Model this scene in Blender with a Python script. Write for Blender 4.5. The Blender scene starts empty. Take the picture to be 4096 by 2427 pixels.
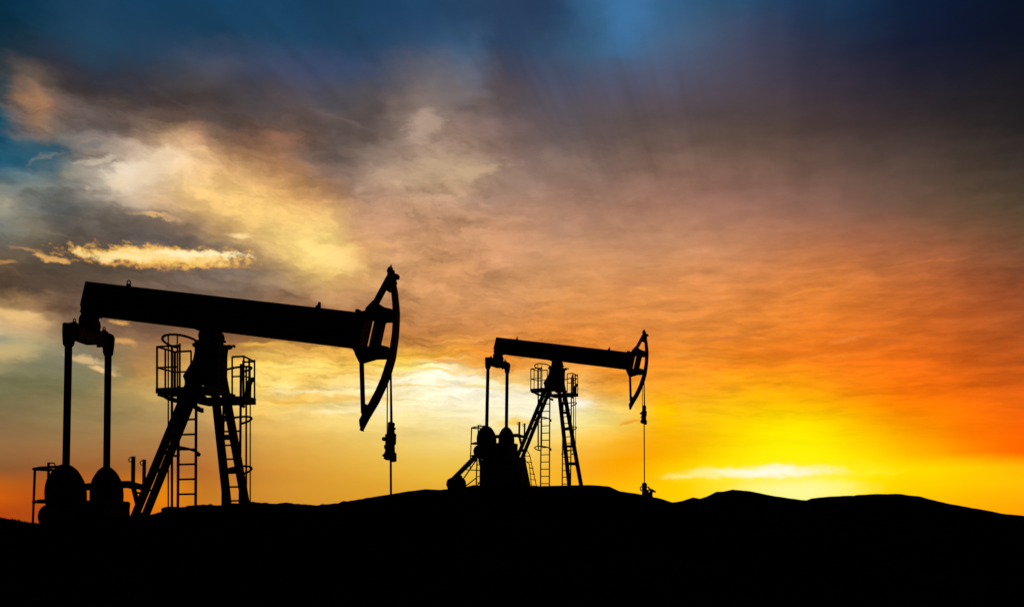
import bpy, bmesh, math, random
from mathutils import Vector, Matrix, noise as mnoise

random.seed(7)
SC = bpy.context.scene
COL = SC.collection
R = math.radians

# ----------------------------------------------------------------------------
# camera: level, shifted lens, eye 1.7 m above the sandy foreground
# ----------------------------------------------------------------------------
EYE = 1.7
FP = 35.0 / 36.0 * 4096.0        # focal length in photograph pixels
HY, CX = 2100.0, 2048.0          # eye level and centre line in the photograph
cam_d = bpy.data.cameras.new("camera")
cam = bpy.data.objects.new("camera", cam_d)
COL.objects.link(cam)
cam.location = (0, 0, EYE)
cam.rotation_euler = (R(90), 0, 0)
cam_d.lens = 35.0
cam_d.sensor_width = 36.0
cam_d.shift_y = (HY - 1213.5) / 4096.0
cam_d.clip_start = 0.1
cam_d.clip_end = 60000
SC.camera = cam

# ----------------------------------------------------------------------------
# object helpers
# ----------------------------------------------------------------------------
def tag(o, label=None, cat=None, group=None, kind=None):
    if label: o["label"] = label
    if cat: o["category"] = cat
    if group: o["group"] = group
    if kind: o["kind"] = kind
    return o

def empty(name, loc, rz=0.0):
    o = bpy.data.objects.new(name, None)
    COL.objects.link(o)
    o.location = loc
    o.rotation_euler = (0, 0, rz)
    o.empty_display_size = 0.3
    return o

def copy_tree(o, parent=None):
    c = o.copy()
    COL.objects.link(c)
    c.parent = parent
    for ch in [k for k in bpy.data.objects if k.parent == o]:
        copy_tree(ch, c)
    return c


class MB:
    """collects prisms, bars and tubes (x along the beam, y across, z up) into one mesh"""
    def __init__(self):
        self.bm = bmesh.new()

    def prism(self, prof, s0, s1):
        bm = self.bm
        a = [bm.verts.new((x, s0, z)) for x, z in prof]
        b = [bm.verts.new((x, s1, z)) for x, z in prof]
        n = len(prof)
        bm.faces.new(a)
        bm.faces.new(list(reversed(b)))
        for i in range(n):
            j = (i + 1) % n
            bm.faces.new((a[j], a[i], b[i], b[j]))
        return self

    def box(self, lo, hi):
        return self.prism([(lo[0], lo[2]), (hi[0], lo[2]), (hi[0], hi[2]), (lo[0], hi[2])], lo[1], hi[1])

    def bar(self, p, q, w, d, w2=None, d2=None, side=(0, 1, 0)):
        """rectangular bar from p to q: d thick across `side`, w the other way"""
        p, q = Vector(p), Vector(q)
        t = (q - p).normalized()
        s = Vector(side)
        s = s - t * s.dot(t)
        if s.length < 1e-4:
            s = Vector((1, 0, 0)) - t * t.x
        s.normalize()
        u = t.cross(s)
        w2 = w if w2 is None else w2
        d2 = d if d2 is None else d2
        bm = self.bm
        rings = []
        for c, ww, dd in ((p, w, d), (q, w2, d2)):
            rings.append([bm.verts.new(c + u * (a * ww / 2) + s * (b * dd / 2))
                          for a, b in ((-1, -1), (1, -1), (1, 1), (-1, 1))])
        A, B = rings
        bm.faces.new(A)
        bm.faces.new(list(reversed(B)))
        for i in range(4):
            j = (i + 1) % 4
            bm.faces.new((A[j], A[i], B[i], B[j]))
        return self

    def ibeam(self, p, q, w, d, tf=0.018):
        """rolled I section: flanges across `d`, web between"""
        p, q = Vector(p), Vector(q)
        t = (q - p).normalized()
        s = Vector((0, 1, 0))
        s = (s - t * s.dot(t)).normalized()
        u = t.cross(s)
        for k in (-1, 1):
            self.bar(p + u * k * (w - tf) / 2, q + u * k * (w - tf) / 2, tf, d)
        self.bar(p, q, w - 2 * tf, tf)
        return self

    def tube(self, pts, r, closed=False, n=8, r2=None):
        bm = self.bm
        pts = [Vector(p) for p in pts]
        m = len(pts)
        r2 = r if r2 is None else r2
        rings = []
        ref = None
        for i, p in enumerate(pts):
            if closed:
                t = pts[(i + 1) % m] - pts[i - 1]
            else:
                t = pts[min(i + 1, m - 1)] - pts[max(i - 1, 0)]
            t.normalize()
            if ref is None:
                ref = Vector((0, 0, 1)) if abs(t.z) < 0.8 else Vector((1, 0, 0))
            a = ref - t * ref.dot(t)
            a.normalize()
            ref = a
            b = t.cross(a)
            rr = r + (r2 - r) * i / max(1, m - 1)
            rings.append([bm.verts.new(p + a * math.cos(2 * math.pi * k / n) * rr + b * math.sin(2 * math.pi * k / n) * rr)
                          for k in range(n)])
        for i in range(m if closed else m - 1):
            A, B = rings[i], rings[(i + 1) % m]
            for k in range(n):
                l = (k + 1) % n
                bm.faces.new((A[k], A[l], B[l], B[k]))
        if not closed:
            bm.faces.new(list(reversed(rings[0])))
            bm.faces.new(rings[-1])
        return self

    def disc(self, c, r, s0, s1, n=28):
        prof = [(c[0] + r * math.cos(2 * math.pi * k / n), c[1] + r * math.sin(2 * math.pi * k / n)) for k in range(n)]
        return self.prism(prof, s0, s1)

    def ring(self, c, r, tr, axis="y", n=14):
        c = Vector(c)
        pts = []
        for k in range(n):
            a = 2 * math.pi * k / n
            if axis == "y":
                pts.append(c + Vector((r * math.cos(a), 0, r * math.sin(a))))
            else:
                pts.append(c + Vector((r * math.cos(a), r * math.sin(a), 0)))
        return self.tube(pts, tr, closed=True, n=6)

    def build(self, name, mat, parent=None, smooth=False, bevel=0.0):
        bmesh.ops.recalc_face_normals(self.bm, faces=self.bm.faces)
        me = bpy.data.meshes.new(name)
        self.bm.to_mesh(me)
        self.bm.free()
        me.materials.append(mat)
        if smooth:
            for p in me.polygons:
                p.use_smooth = True
        o = bpy.data.objects.new(name, me)
        COL.objects.link(o)
        o.parent = parent
        if bevel:
            b = o.modifiers.new("bevel", "BEVEL")
            b.width = bevel
            b.segments = 1
            b.limit_method = "ANGLE"
            b.angle_limit = R(50)
        return o

# ----------------------------------------------------------------------------
# materials
# ----------------------------------------------------------------------------
def mat(name, c1, c2, scale, rough=0.8, metallic=0.0, bump=0.0, detail=5.0, spec=0.15):
    m = bpy.data.materials.new(name)
    m.use_nodes = True
    nt = m.node_tree
    b = nt.nodes["Principled BSDF"]
    tc = nt.nodes.new("ShaderNodeTexCoord")
    nz = nt.nodes.new("ShaderNodeTexNoise")
    nz.inputs["Scale"].default_value = scale
    nz.inputs["Detail"].default_value = detail
    nt.links.new(tc.outputs["Object"], nz.inputs["Vector"])
    rp = nt.nodes.new("ShaderNodeValToRGB")
    rp.color_ramp.elements[0].position = 0.35
    rp.color_ramp.elements[1].position = 0.68
    rp.color_ramp.elements[0].color = (*c1, 1)
    rp.color_ramp.elements[1].color = (*c2, 1)
    nt.links.new(nz.outputs["Fac"], rp.inputs["Fac"])
    nt.links.new(rp.outputs["Color"], b.inputs["Base Color"])
    b.inputs["Roughness"].default_value = rough
    b.inputs["Metallic"].default_value = metallic
    b.inputs["Specular IOR Level"].default_value = spec
    if bump:
        bp = nt.nodes.new("ShaderNodeBump")
        bp.inputs["Strength"].default_value = bump
        bp.inputs["Distance"].default_value = 0.05
        nt.links.new(nz.outputs["Fac"], bp.inputs["Height"])
        nt.links.new(bp.outputs["Normal"], b.inputs["Normal"])
    return m

M_PAINT = mat("dark_weathered_paint", (0.012, 0.013, 0.014), (0.028, 0.026, 0.024), 3.0, 0.75)
M_STEEL = mat("galvanised_steel_grimy", (0.018, 0.018, 0.018), (0.035, 0.034, 0.033), 8.0, 0.7)
M_RUST = mat("rusted_iron", (0.016, 0.011, 0.008), (0.034, 0.020, 0.013), 6.0, 0.85)
M_CABLE = mat("greasy_wire_rope", (0.010, 0.010, 0.010), (0.022, 0.021, 0.020), 20.0, 0.7)
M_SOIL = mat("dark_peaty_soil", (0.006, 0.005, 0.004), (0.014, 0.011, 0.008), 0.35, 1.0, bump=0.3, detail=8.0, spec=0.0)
M_WOOD = mat("dark_conifer_foliage", (0.010, 0.014, 0.008), (0.022, 0.028, 0.014), 0.2, 0.95, spec=0.03)

# ----------------------------------------------------------------------------
# pump jack: measured on the near unit.  P() turns a measured point and the
# distance s across the machine into metres in the machine's own frame.
# ----------------------------------------------------------------------------
YAW1, D1 = R(15), 25.7
BASE1 = EYE - (2344 - HY) / FP * D1
O1 = Vector(((850 - CX) / FP * D1, D1, BASE1))
EX = Vector((math.cos(YAW1), -math.sin(YAW1), 0))
EY = Vector((math.sin(YAW1), math.cos(YAW1), 0))

UNIT = {"O": O1, "EX": EX, "EY": EY, "map": lambda q: q}

def P3(q, s):
    X, Y = UNIT["map"](q)
    O1, EX, EY = UNIT["O"], UNIT["EX"], UNIT["EY"]
    d = Vector(((X - CX) / FP, 1.0, (HY - Y) / FP))
    e = Vector((0, 0, EYE))
    t = (s - (e - O1).dot(EY)) / d.dot(EY)
    w = e + d * t - O1
    return Vector((w.dot(EX), s, w.z))

def P2(q, s):
    v = P3(q, s)
    return (v.x, v.z)

def frame(ox, oy, k):
    return lambda x, y: (ox + x / k, oy + y / k)

A = frame(200, 1060, 2.9675)
B = frame(80, 1750, 3.71)
C = frame(560, 1280, 3.9056)
D = frame(480, 1580, 2.9677)
E = frame(1300, 1030, 3.71)
F = frame(1380, 1380, 2.393)

def far_unit(f):                      # measured on the far unit, brought to the near one
    def g(x, y):
        X, Y = f(x, y)
        return ((X - 1983.7) * 2.063 + 340, (Y - 1316.7) * 2.068 + 1059.6)
    return g
G = far_unit(frame(1750, 1650, 3.5786))
H = far_unit(frame(1900, 1280, 3.131))
W = far_unit(frame(2400, 1550, 3.156))

def prof(items):
    """[(frame, x, y, s)] -> [(x, z)]"""
    return [P2(f(x, y), s) for f, x, y, s in items]

def fp(f, pts, s):
    return [(f, x, y, s) for x, y in pts]


def make_pump(yaw):
    O1, EX, EY = UNIT["O"], UNIT["EX"], UNIT["EY"]
    root = empty("pump_jack", O1, -yaw)

    # ---- walking beam -------------------------------------------------------
    m = MB()
    n_, f_ = -0.25, 0.25
    t0, t1 = P2(A(415, 190), n_), P2(E(460, 805), n_)
    u0, u1 = P2(A(655, 628), f_), P2(E(405, 1352), f_)
    on_line = lambda p, q, x: (x, p[1] + (q[1] - p[1]) * (x - p[0]) / (q[0] - p[0]))
    m.prism([t0, on_line(t0, t1, P2(E(727, 900), f_)[0]), on_line(u0, u1, P2(E(620, 1320), f_)[0]), on_line(u0, u1, P2(A(372, 590), n_)[0])] +
            prof([(A, 362, 520, n_), (A, 352, 465, n_)]), -0.25, 0.25)
    m.prism(prof(fp(E, [(462, 812), (466, 771), (515, 770), (522, 795), (535, 820)], -0.1)), -0.18, 0.02)
    beam = m.build("walking_beam", M_PAINT, root, bevel=0.012)
    for q, r in ((A(935, 207), 0.045),):
        c = P3(q, -0.1)
        e = MB().ring(c, 0.052, 0.017)
        e.box((c.x - 0.06, -0.13, c.z - 0.12), (c.x + 0.05, -0.07, c.z - 0.04))
        e.build("lifting_eye", M_STEEL, beam)
    e = MB()
    e.prism(prof([(H, 1660, 392, 0), (H, 1664, 368, 0), (H, 1676, 358, 0), (H, 1684, 340, 0), (H, 1690, 340, 0), (H, 1690, 392, 0)]), -0.04, 0.04)
    e.build("lifting_lug", M_STEEL, beam)

    # ---- horse head -----------------------------------------------------------
    m = MB()
    outer = [E(1060, 395), E(1085, 520), E(1105, 700), E(1115, 830), E(1113, 950), E(1100, 1180), E(1080, 1330),
             F(490, 130), F(450, 270), F(410, 380), F(330, 550), F(240, 700), F(175, 822)]
    inner = [E(975, 480), E(985, 560), E(997, 690), E(1000, 775), E(1001, 960), E(990, 1130), E(960, 1330),
             F(398, 140), F(342, 315), F(290, 432), F(215, 573), F(190, 640), F(158, 740)]
    m.prism([P2(q, 0.12) for q in outer] + [P2(q, -0.12) for q in reversed(inner)], -0.12, 0.12)
    head = m.build("horse_head", M_PAINT, root)
    m = MB()
    m.prism([P2(E(x, y), s) for x, y, s in ((915, 185, -.09), (940, 140, -.09), (972, 130, -.09), (1000, 195, .09),
             (1035, 195, .09), (1045, 265, .09), (1105, 265, .09), (1112, 300, .09), (1100, 328, .09), (1062, 335, .09), (1076, 402, .09),
             (1062, 400, .09), (1080, 520, .09), (985, 520, -.09), (972, 495, -.09), (915, 495, -.09), (893, 405, -.09), (905, 290, -.09), (925, 245, -.09))], -0.09, 0.09)
    m.bar(P3(E(992, 190), 0), P3(E(978, 110), 0), 0.03, 0.03)
    m.build("cable_anchor", M_PAINT, head)
    for s, (x0, y0), (x1, y1), w in ((-0.1, (928, 290), (733, 655), 0.062), (0.1, (955, 350), (765, 705), 0.078)):
        MB().bar(P3(E(x0, y0), s), P3(E(x1, y1), s), w, 0.05).build("head_strut", M_PAINT, head)
    m = MB()
    m.prism(prof(fp(E, [(560, 900), (535, 806), (545, 793), (592, 782), (602, 745), (705, 635), (714, 632)], -.1) +
                 fp(E, [(812, 690), (915, 758), (1000, 776), (1040, 790), (1040, 968), (920, 969), (904, 985), (835, 1305), (960, 1336), (1000, 1350)], .1) +
                 [(F, 425, 25, .1), (F, 408, 139, .1), (F, 310, 140, .1), (F, 185, 176, .1), (F, 140, 178, -.1), (F, 93, 85, -.1), (F, 92, 75, -.1),
                  (E, 408, 1354, -.1), (E, 600, 1314, -.1), (E, 645, 1314, -.1), (E, 733, 926, -.1), (E, 712, 922, -.1), (E, 640, 922, -.1)]), -0.1, 0.1)
    m.build("head_plate", M_PAINT, head)
    m = MB()
    m.bar(P3(F(159, 165), 0), P3(F(174, 650), 0), 0.098, 0.07)
    m.prism(prof(fp(F, [(155, 675), (133, 712), (138, 770), (157, 822)], -.08) + fp(F, [(175, 822), (240, 700), (222, 570), (194, 565)], .08)), -0.08, 0.08)
    m.build("head_strut", M_PAINT, head)

    # ---- bridle and polished rod ----------------------------------------------
    m = MB()
    m.tube([P3(F(406, 355), -0.08), P3(F(403, 860), -0.08)], 0.016)
    m.tube([P3(F(438, 262), 0.08), P3(F(444, 745), 0.08)], 0.026, r2=0.036)
    m.build("bridle_cable", M_CABLE, root)
    m = MB()
    m.prism([P2(F(x, y), 0.0) for x, y in ((420, 740), (432, 735), (462, 738), (470, 750), (468, 770), (462, 782), (478, 790), (480, 800), (466, 810), (468, 838),
             (483, 850), (480, 945), (468, 955), (470, 1020), (485, 1035), (485, 1112), (452, 1118), (430, 1100), (400, 1100), (376, 1084), (381, 1068),
             (362, 1062), (364, 1054), (384, 1034), (395, 1000), (386, 994), (380, 962), (394, 952), (393, 930), (396, 918), (370, 916), (358, 900),
             (368, 880), (394, 878), (390, 855), (418, 845))], -0.07, 0.07)
    m.build("carrier_bar", M_RUST, root, bevel=0.008)
    rod_top = P3(F(438, 1090), 0)
    MB().tube([rod_top, Vector((rod_top.x + 0.02, 0, -0.45))], 0.028, n=10).build("polished_rod", M_STEEL, root)

    # ---- tail bearing and equaliser -------------------------------------------
    m = MB()
    m.prism(prof(fp(A, [(338, 720), (338, 650), (346, 615), (370, 572), (352, 552), (360, 525)], -.2) +
                 fp(A, [(560, 560), (625, 605), (608, 634), (590, 628), (580, 650), (600, 690), (606, 740), (592, 785), (560, 830)], .2) + fp(A, [(380, 800)], -.2)), -0.2, 0.2)
    m.prism(prof([(A, 590, 628, .2), (A, 610, 634, .2), (A, 632, 604, .2), (A, 650, 622, .2), (A, 650, 590, .2), (A, 590, 590, .2)]), 0.05, 0.22)
    m.build("tail_bearing", M_PAINT, root)
    m = MB()
    SE = 0.92
    m.prism(prof(fp(A, [(157, 705), (163, 690), (178, 684), (240, 687), (262, 679), (318, 682), (328, 700), (340, 712), (345, 800), (285, 905), (280, 938), (264, 966), (178, 966), (161, 940), (155, 800)], -SE)),
            -SE - 0.035, -SE + 0.035)
    m.prism(prof(fp(A, [(592, 785), (640, 780), (678, 784), (682, 800), (700, 806), (745, 826), (762, 872), (754, 960), (742, 1052), (731, 1076), (650, 1076), (637, 1040), (632, 972), (560, 976)], SE)),
            SE - 0.035, SE + 0.035)
    pL, pM, pR = P3(A(250, 800), -SE), P3(A(470, 850), 0), P3(A(690, 880), SE)
    for a, b, w0, w1 in ((pL, pM, 0.30, 0.44), (pM, pR, 0.44, 0.30)):
        m.bar(a, b, w0, 0.20, w1, 0.20, side=(1, 0, 0))
    eq = m.build("equalizer", M_PAINT, root)
    for q, s in ((A(290, 656), -SE), (A(643, 752), SE)):
        c = P3(q, s)
        e = MB().ring(c, 0.038, 0.016)
        e.box((c.x - 0.04, s - 0.03, c.z - 0.10), (c.x + 0.04, s + 0.03, c.z - 0.035))
        e.build("lifting_eye", M_STEEL, eq)

    # ---- pitmans, cranks, counterweights ----------------------------------------
    pins = []
    for s, top, bot in ((-SE, A(220, 955), B(682, 470)), (SE, A(690, 1065), B(1285, 520))):
        a, b = P3(top, s), P3(bot, s)
        MB().tube([a, b], 0.094, n=14).build("pitman_arm", M_PAINT, root, smooth=False)
        pins.append(b)
    eggs = (
        (-SE, [(680, 392), (760, 412), (835, 465), (890, 540), (945, 635), (975, 720), (988, 820), (990, 930), (970, 1060), (930, 1200), (850, 1350), (700, 1430),
               (560, 1350), (450, 1200), (392, 1030), (370, 900), (368, 780), (380, 700), (402, 625), (440, 555), (500, 475), (580, 410), (620, 394)]),
        (SE, [(1285, 425), (1345, 440), (1395, 478), (1440, 535), (1495, 632), (1523, 735), (1530, 850), (1528, 950), (1505, 1080), (1460, 1210), (1380, 1330), (1285, 1380),
              (1180, 1330), (1100, 1210), (1055, 1060), (1040, 900), (1043, 780), (1062, 660), (1090, 595), (1130, 535), (1180, 470), (1228, 434)]),
    )
    for s, pts in eggs:
        sg = 1 if s > 0 else -1
        m = MB()
        mx = sum(x for x, _ in pts) / len(pts)
        q = [P2(B(mx + (x - mx) * 0.95, y), s) for x, y in pts]
        m.prism(q, s - 0.03, s + 0.03)
        cx = sum(a for a, _ in q) / len(q)
        cz = sum(b for _, b in q) / len(q)
        for k in (-1, 1):
            m.prism([(cx + (a - cx) * 0.93, cz + (b - cz) * 0.95) for a, b in q], s + k * 0.03, s + k * 0.11)
        m.build("counterweight", M_PAINT, root)
        hub = (cx, cz - 0.95)
        m = MB()
        m.bar((cx, s - sg * 0.16, cz + 0.45), (cx, s - sg * 0.16, cz - 1.15), 0.34, 0.09)
        m.disc((cx, cz + 0.45), 0.17, s - sg * 0.2 - 0.01, s - sg * 0.12)
        m.disc(hub, 0.24, s - sg * 0.16 - 0.08, s - sg * 0.16 + 0.08)
        m.build("crank_arm", M_PAINT, root)

    # ---- gearbox, pedestal, base ---------------------------------------------------
    m = MB()
    sg_ = 0.55
    m.prism(prof(fp(G, [(640, 700), (640, 560), (690, 470)], -sg_) + fp(G, [(1040, 440), (1140, 442), (1155, 452), (1150, 500), (1160, 700)], sg_)), -sg_, sg_)
    m.prism(prof(fp(G, [(585, 668), (605, 668), (645, 692)], -sg_) + fp(G, [(1200, 700), (1225, 720)], sg_) + fp(G, [(632, 735), (600, 742)], -sg_)), -sg_ - 0.06, sg_ + 0.06)
    m.build("gearbox", M_PAINT, root, bevel=0.02)
    m = MB()
    zb = -0.12
    a0, a1 = P2(G(600, 740), -0.5), P2(G(1255, 640), 0.5)
    b0, b1 = P2(G(597, 1040), -0.5), P2(G(1338, 1045), 0.5)
    m.prism([a0, a1, b1, (b1[0], zb), (b0[0], zb), b0], -0.5, 0.5)
    m.build("pedestal", M_PAINT, root, bevel=0.02)
    m = MB()
    c = P2(G(597, 548), -0.62)
    m.disc(c, P2(G(668, 548), -0.62)[0] - c[0], -0.72, -0.56)
    m.disc(c, 0.1, -0.78, -0.5)
    m.build("sheave", M_RUST, root)
    m = MB()
    m.bar(P3(G(572, 600), -0.66), P3(G(190, 985), -0.66), 0.24, 0.14)
    m.prism(prof(fp(G, [(560, 600), (650, 600), (645, 668), (590, 668)], -.6)), -.64, -.5)
    m.build("belt_guard", M_PAINT, root)
    m = MB()
    c = P2(G(206, 1016), -0.66)
    rr = P2(G(276, 1016), -0.66)[0] - c[0]
    m.disc(c, rr, -0.74, -0.56)
    c2 = P2(G(255, 1008), -0.4)
    m.disc(c2, rr * 1.0, -0.56, 0.2)
    for k in range(8):
        m.disc(c2, rr * 1.05, -0.5 + k * 0.09, -0.48 + k * 0.09)
    m.box((c2[0] - 0.05, -0.3, c2[1] + rr), (c2[0] + 0.14, -0.05, c2[1] + rr * 1.6))
    q = [P2(G(x, y), -0.4) for x, y in ((200, 1000), (305, 895), (338, 895), (342, 930), (370, 930), (350, 978), (378, 982), (396, 1010), (396, 1075), (200, 1085))]
    m.prism(q, -0.5, -0.3)
    m.box((c2[0] - 0.15, -0.6, zb), (c2[0] + 0.4, 0.3, c2[1] - rr))
    m.build("electric_motor", M_PAINT, root)
    m = MB()
    for (x0, y0), (x1, y1), w in (((562, 665), (350, 975), .055), ((556, 930), (388, 1060), .05), ((382, 812), (602, 824), .055),
                                  ((566, 650), (554, 1060), .055), ((465, 617), (562, 612), .07), ((556, 745), (610, 742), .05), ((572, 912), (604, 910), .05),
                                  ((572, 1000), (600, 998), .05), ((572, 1035), (600, 1000), .04)):
        m.bar(P3(G(x0, y0), -0.62), P3(G(x1, y1), -0.62), w, 0.05)
    m.build("motor_stand", M_STEEL, root)
    m = MB()
    xl, xr = P3(G(235, 1060), 0).x, P3(G(2130, 1045), 0).x
    for s in (-0.55, 0.55):
        m.box((xl, s - 0.1, -0.28), (xr, s + 0.1, -0.04))
    for k in range(7):
        x = xl + (xr - xl) * (k + 0.5) / 7
        m.box((x - 0.08, -0.45, -0.26), (x + 0.08, 0.45, -0.08))
    m.build("base_frame", M_PAINT, root)

    # ---- samson post ---------------------------------------------------------------
    m = MB()
    m.prism(prof(fp(C, [(735, 800), (825, 610), (850, 490), (850, 425), (815, 405), (815, 360), (848, 350), (850, 318)], -.26) +
                 fp(C, [(1250, 318), (1308, 330), (1308, 388), (1382, 460), (1368, 580), (1365, 940), (1405, 1180), (1180, 1180)], .26) + fp(C, [(1056, 1180), (1056, 868), (930, 1010)], -.26) + fp(C, [(695, 885), (722, 905), (690, 985)], -.26)), -0.26, 0.26)
    m.build("post_head", M_PAINT, root, bevel=0.01)
    m = MB()
    c = P2(C(1118, 268), 0)
    m.disc(c, 0.215, -0.28, 0.28)
    m.disc(c, 0.14, -0.36, 0.36)
    m.prism(prof(fp(A, [(1600, 700), (1722, 762), (1806, 797), (1788, 840), (1792, 905)], -.2) + fp(A, [(1960, 925), (2065, 920), (2065, 890), (2050, 840), (2038, 800), (2060, 740)], .2)), -0.2, 0.2)
    m.build("saddle_bearing", M_PAINT, root)
    m = MB()
    q = P3(C(1300, 410), 0.2)
    m.tube([P3(C(1300, 408), .26), P3(C(1470, 408), .26)], 0.022)
    m.prism(prof(fp(C, [(1310, 388), (1340, 385), (1375, 405), (1378, 388), (1420, 388), (1440, 402), (1435, 418), (1415, 455), (1380, 458), (1320, 470)], .26)), 0.22, 0.30)
    c = P2(C(1468, 408), .26)
    m.disc(c, 0.035, 0.23, 0.29, 10)
    m.box((P3(C(1305, 340), .26).x, .22, P3(C(1305, 355), .26).z), (P3(C(1340, 340), .26).x, .28, P3(C(1305, 322), .26).z))
    m.build("grease_valve", M_RUST, root)

    legs = {}
    for key, s0, s1, (x0, y0), (x1, y1), w in (
            ("rn", -0.25, -0.25, (816, 1395), (416, 2360), 0.180), ("rf", 0.22, 0.25, (850, 1395), (460.5, 2360), 0.178),
            ("fn", -0.2, -0.42, (851, 1480), (946.5, 2362), 0.185), ("ff", 0.2, 0.42, (886, 1480), (1045, 2362), 0.190)):
        a, b = P3((x0, y0), s0), P3((x1, y1), s1)
        legs[key] = (a, b)
        m = MB().ibeam(a, b, w, 0.12)
        m.box((b.x - 0.2, b.y - 0.14, -0.30), (b.x + 0.2, b.y + 0.14, b.z + 0.0))
        m.build("leg", M_PAINT, root)

    def on(key, Y):
        a, b = legs[key]
        # height on the leg seen at photograph row Y
        lo, hi = 0.0, 1.0
        for _ in range(40):
            mid = (lo + hi) / 2
            p = O1 + EX * (a.lerp(b, mid)).x + EY * (a.lerp(b, mid)).y + Vector((0, 0, a.lerp(b, mid).z))
            yy = HY - (p.z - EYE) / p.y * FP
            if yy < UNIT['map']((0, Y))[1]: lo = mid
            else: hi = mid
        return a.lerp(b, lo)
    for Y, h in ((1668, .10), (1748, .14), (1881, .14), (2026, .13), (2170, .17)):
        MB().bar(on("fn", Y), on("ff", Y), 0.06, h, side=(0, 0, 1)).build("cross_brace", M_PAINT, root)
    for Y, h in ((1672, .10), (1755, .12), (1808, .11), (1880, .12), (1960, .05), (2060, .16), (2200, .14)):
        MB().bar(on("rn", Y), on("rf", Y), 0.06, h, side=(0, 0, 1)).build("cross_brace", M_PAINT, root)

    # ---- service platforms with their railings ----------------------------------------
    RP = 0.021
    sn, sf = -1.3, -0.55
    p0, p1 = P3(C(243, 1058), sn), P3(C(1055, 995), sn)
    zt = p0.z
    m = MB()
    m.box((p0.x, sn, zt - 0.13), (p1.x, sf, zt))
    m.bar((p0.x + 0.06, sn + 0.05, zt - 0.16), (p0.x + 0.06, sf - 0.05, zt - 0.20), 0.09, 0.06)
    m.bar((p0.x + 0.02, sf, zt - 0.20), (p0.x + 0.6, -0.3, zt - 0.42), 0.10, 0.06)
    m.bar((p1.x - 0.05, sf, zt - 0.08), (p1.x - 0.05, 0.0, zt - 0.1), 0.1, 0.1)
    m.bar((p0.x + 0.5, sf, zt - 0.08), (p0.x + 0.5, 0.1, zt - 0.1), 0.1, 0.1)
    plat = m.build("platform", M_STEEL, root)
    zr, zm = P3(C(265, 416), sn).z, P3(C(275, 742), sn).z
    xl = P3(C(266, 416), sn).x
    xn = P3(C(621, 405), sn).x
    xf = P3(C(798, 488), sf).x
    xs = P3(C(585, 430), sn).x
    m = MB()
    for x, s, zz, r in ((xl, sn, zr, .026), (xl, sf, zr, .034), (xl, sn + (sf - sn) * .46, zr, .024), (xn, sn, zr + .05, .026), (xf, sf, zr, .024), (xs, sn, zr, .022)):
        m.tube([(x, s, zt - 0.02), (x, s, zz)], r)
    m.tube([(xn, sn, zr), (xl, sn, zr), (xl, sf, zr), (xf, sf, zr)], 0.026)
    m.tube([(xs, sn, zm), (xl, sn, zm), (xl, sf, zm), (xf + 0.2, sf, zm)], 0.022)
    m.build("railing", M_STEEL, plat)

    s2, s3 = 0.5, 1.05
    q0, q1 = P3(C(905, 1222), s2), P3(C(1645, 1180), s2)
    z2 = (P3(C(1420, 1190), s2).z)
    m = MB()
    m.box((q0.x, s2, z2 - 0.17), (q1.x, s3, z2))
    for x in (q0.x + 0.15, q0.x + 0.55, q1.x - 0.5):
        m.bar((x, 0.1, z2 - 0.12), (x, s2, z2 - 0.12), 0.1, 0.1)
    m.bar((q1.x - 0.25, s2 + 0.1, z2 - 0.19), (q1.x - 0.2, s3 - 0.25, z2 - 0.25), 0.06, 0.05)
    m.prism(prof(fp(D, [(900, 140), (978, 150), (980, 205), (960, 208), (915, 190)], .5)), .5, .56)
    plat2 = m.build("platform", M_STEEL, root)
    z2r, z2m = P3(C(1440, 574), s2).z, P3(C(1450, 882), s2).z
    xa, xb = P3(C(1440, 574), s2).x, P3(C(1622, 560), s2).x
    m = MB()
    for x, s in ((xa, s2), (xb, s2), (xb, s3), (xa, s3)):
        m.tube([(x, s, z2 - 0.02), (x, s, z2r)], 0.024)
    m.tube([((xb), (s2 + s3) / 2, z2), ((xb), (s2 + s3) / 2, z2r)], 0.028)
    m.tube([(xa, s2, z2r), (xb, s2, z2r), (xb, s3, z2r - .05), (xa, s3, z2r - .05)], 0.026)
    m.tube([(xa, s2, z2m), (xb, s2, z2m), (xb, s3, z2m)], 0.022)
    m.build("railing", M_STEEL, plat2)
    m = MB()
    m.prism(prof(fp(C, [(1700, 900), (1745, 895), (1775, 890), (1790, 935), (1790, 962), (1755, 968), (1735, 1010), (1728, 1215), (1640, 1215), (1655, 1010), (1690, 940)], .75)), .72, .78)
    m.build("brake_lever", M_RUST, root)

    # ---- caged ladders -----------------------------------------------------------------
    def ladder(name, sl, sgn, tl, tr, bl, br, ztop, rungs_y, hoops, rc, xoff, bars, ztop_bars, tilt):
        a0, a1, b0, b1 = P3(tl, sl), P3(bl, sl), P3(tr, sl), P3(br, sl)
        a0.z = b0.z = ztop
        m = MB()
        m.bar(a0, a1, 0.058, 0.035)
        m.bar(b0, b1, 0.058, 0.035)
        for Y in rungs_y:
            z = P3((tl[0] + 30, Y), sl).z
            if z < 0 or z > ztop: continue
            t = (z - a1.z) / (a0.z - a1.z)
            m.bar(a1.lerp(a0, t), b1.lerp(b0, t), 0.046, 0.035)
        lad = m.build(name, M_STEEL, root)
        mid = (a0 + b0) / 2
        cx, cs = mid.x + xoff, sl + sgn * 0.2
        tops = []
        for Y in hoops:
            z = P3((tl[0] + 30, Y), sl).z
            pts = []
            for k in range(25):
                ph = -R(40) + R(260) * k / 24
                x, y = cx + rc * math.cos(ph), cs + sgn * rc * math.sin(ph)
                pts.append((x, y, z + tilt * (y - sl) * sgn))
            h = MB()
            h.tube([(b0.x, sl, z)] + pts + [(a0.x, sl, z)], 0.031, n=6)
            h.build("cage_hoop", M_STEEL, lad)
            tops.append(z)
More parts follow.
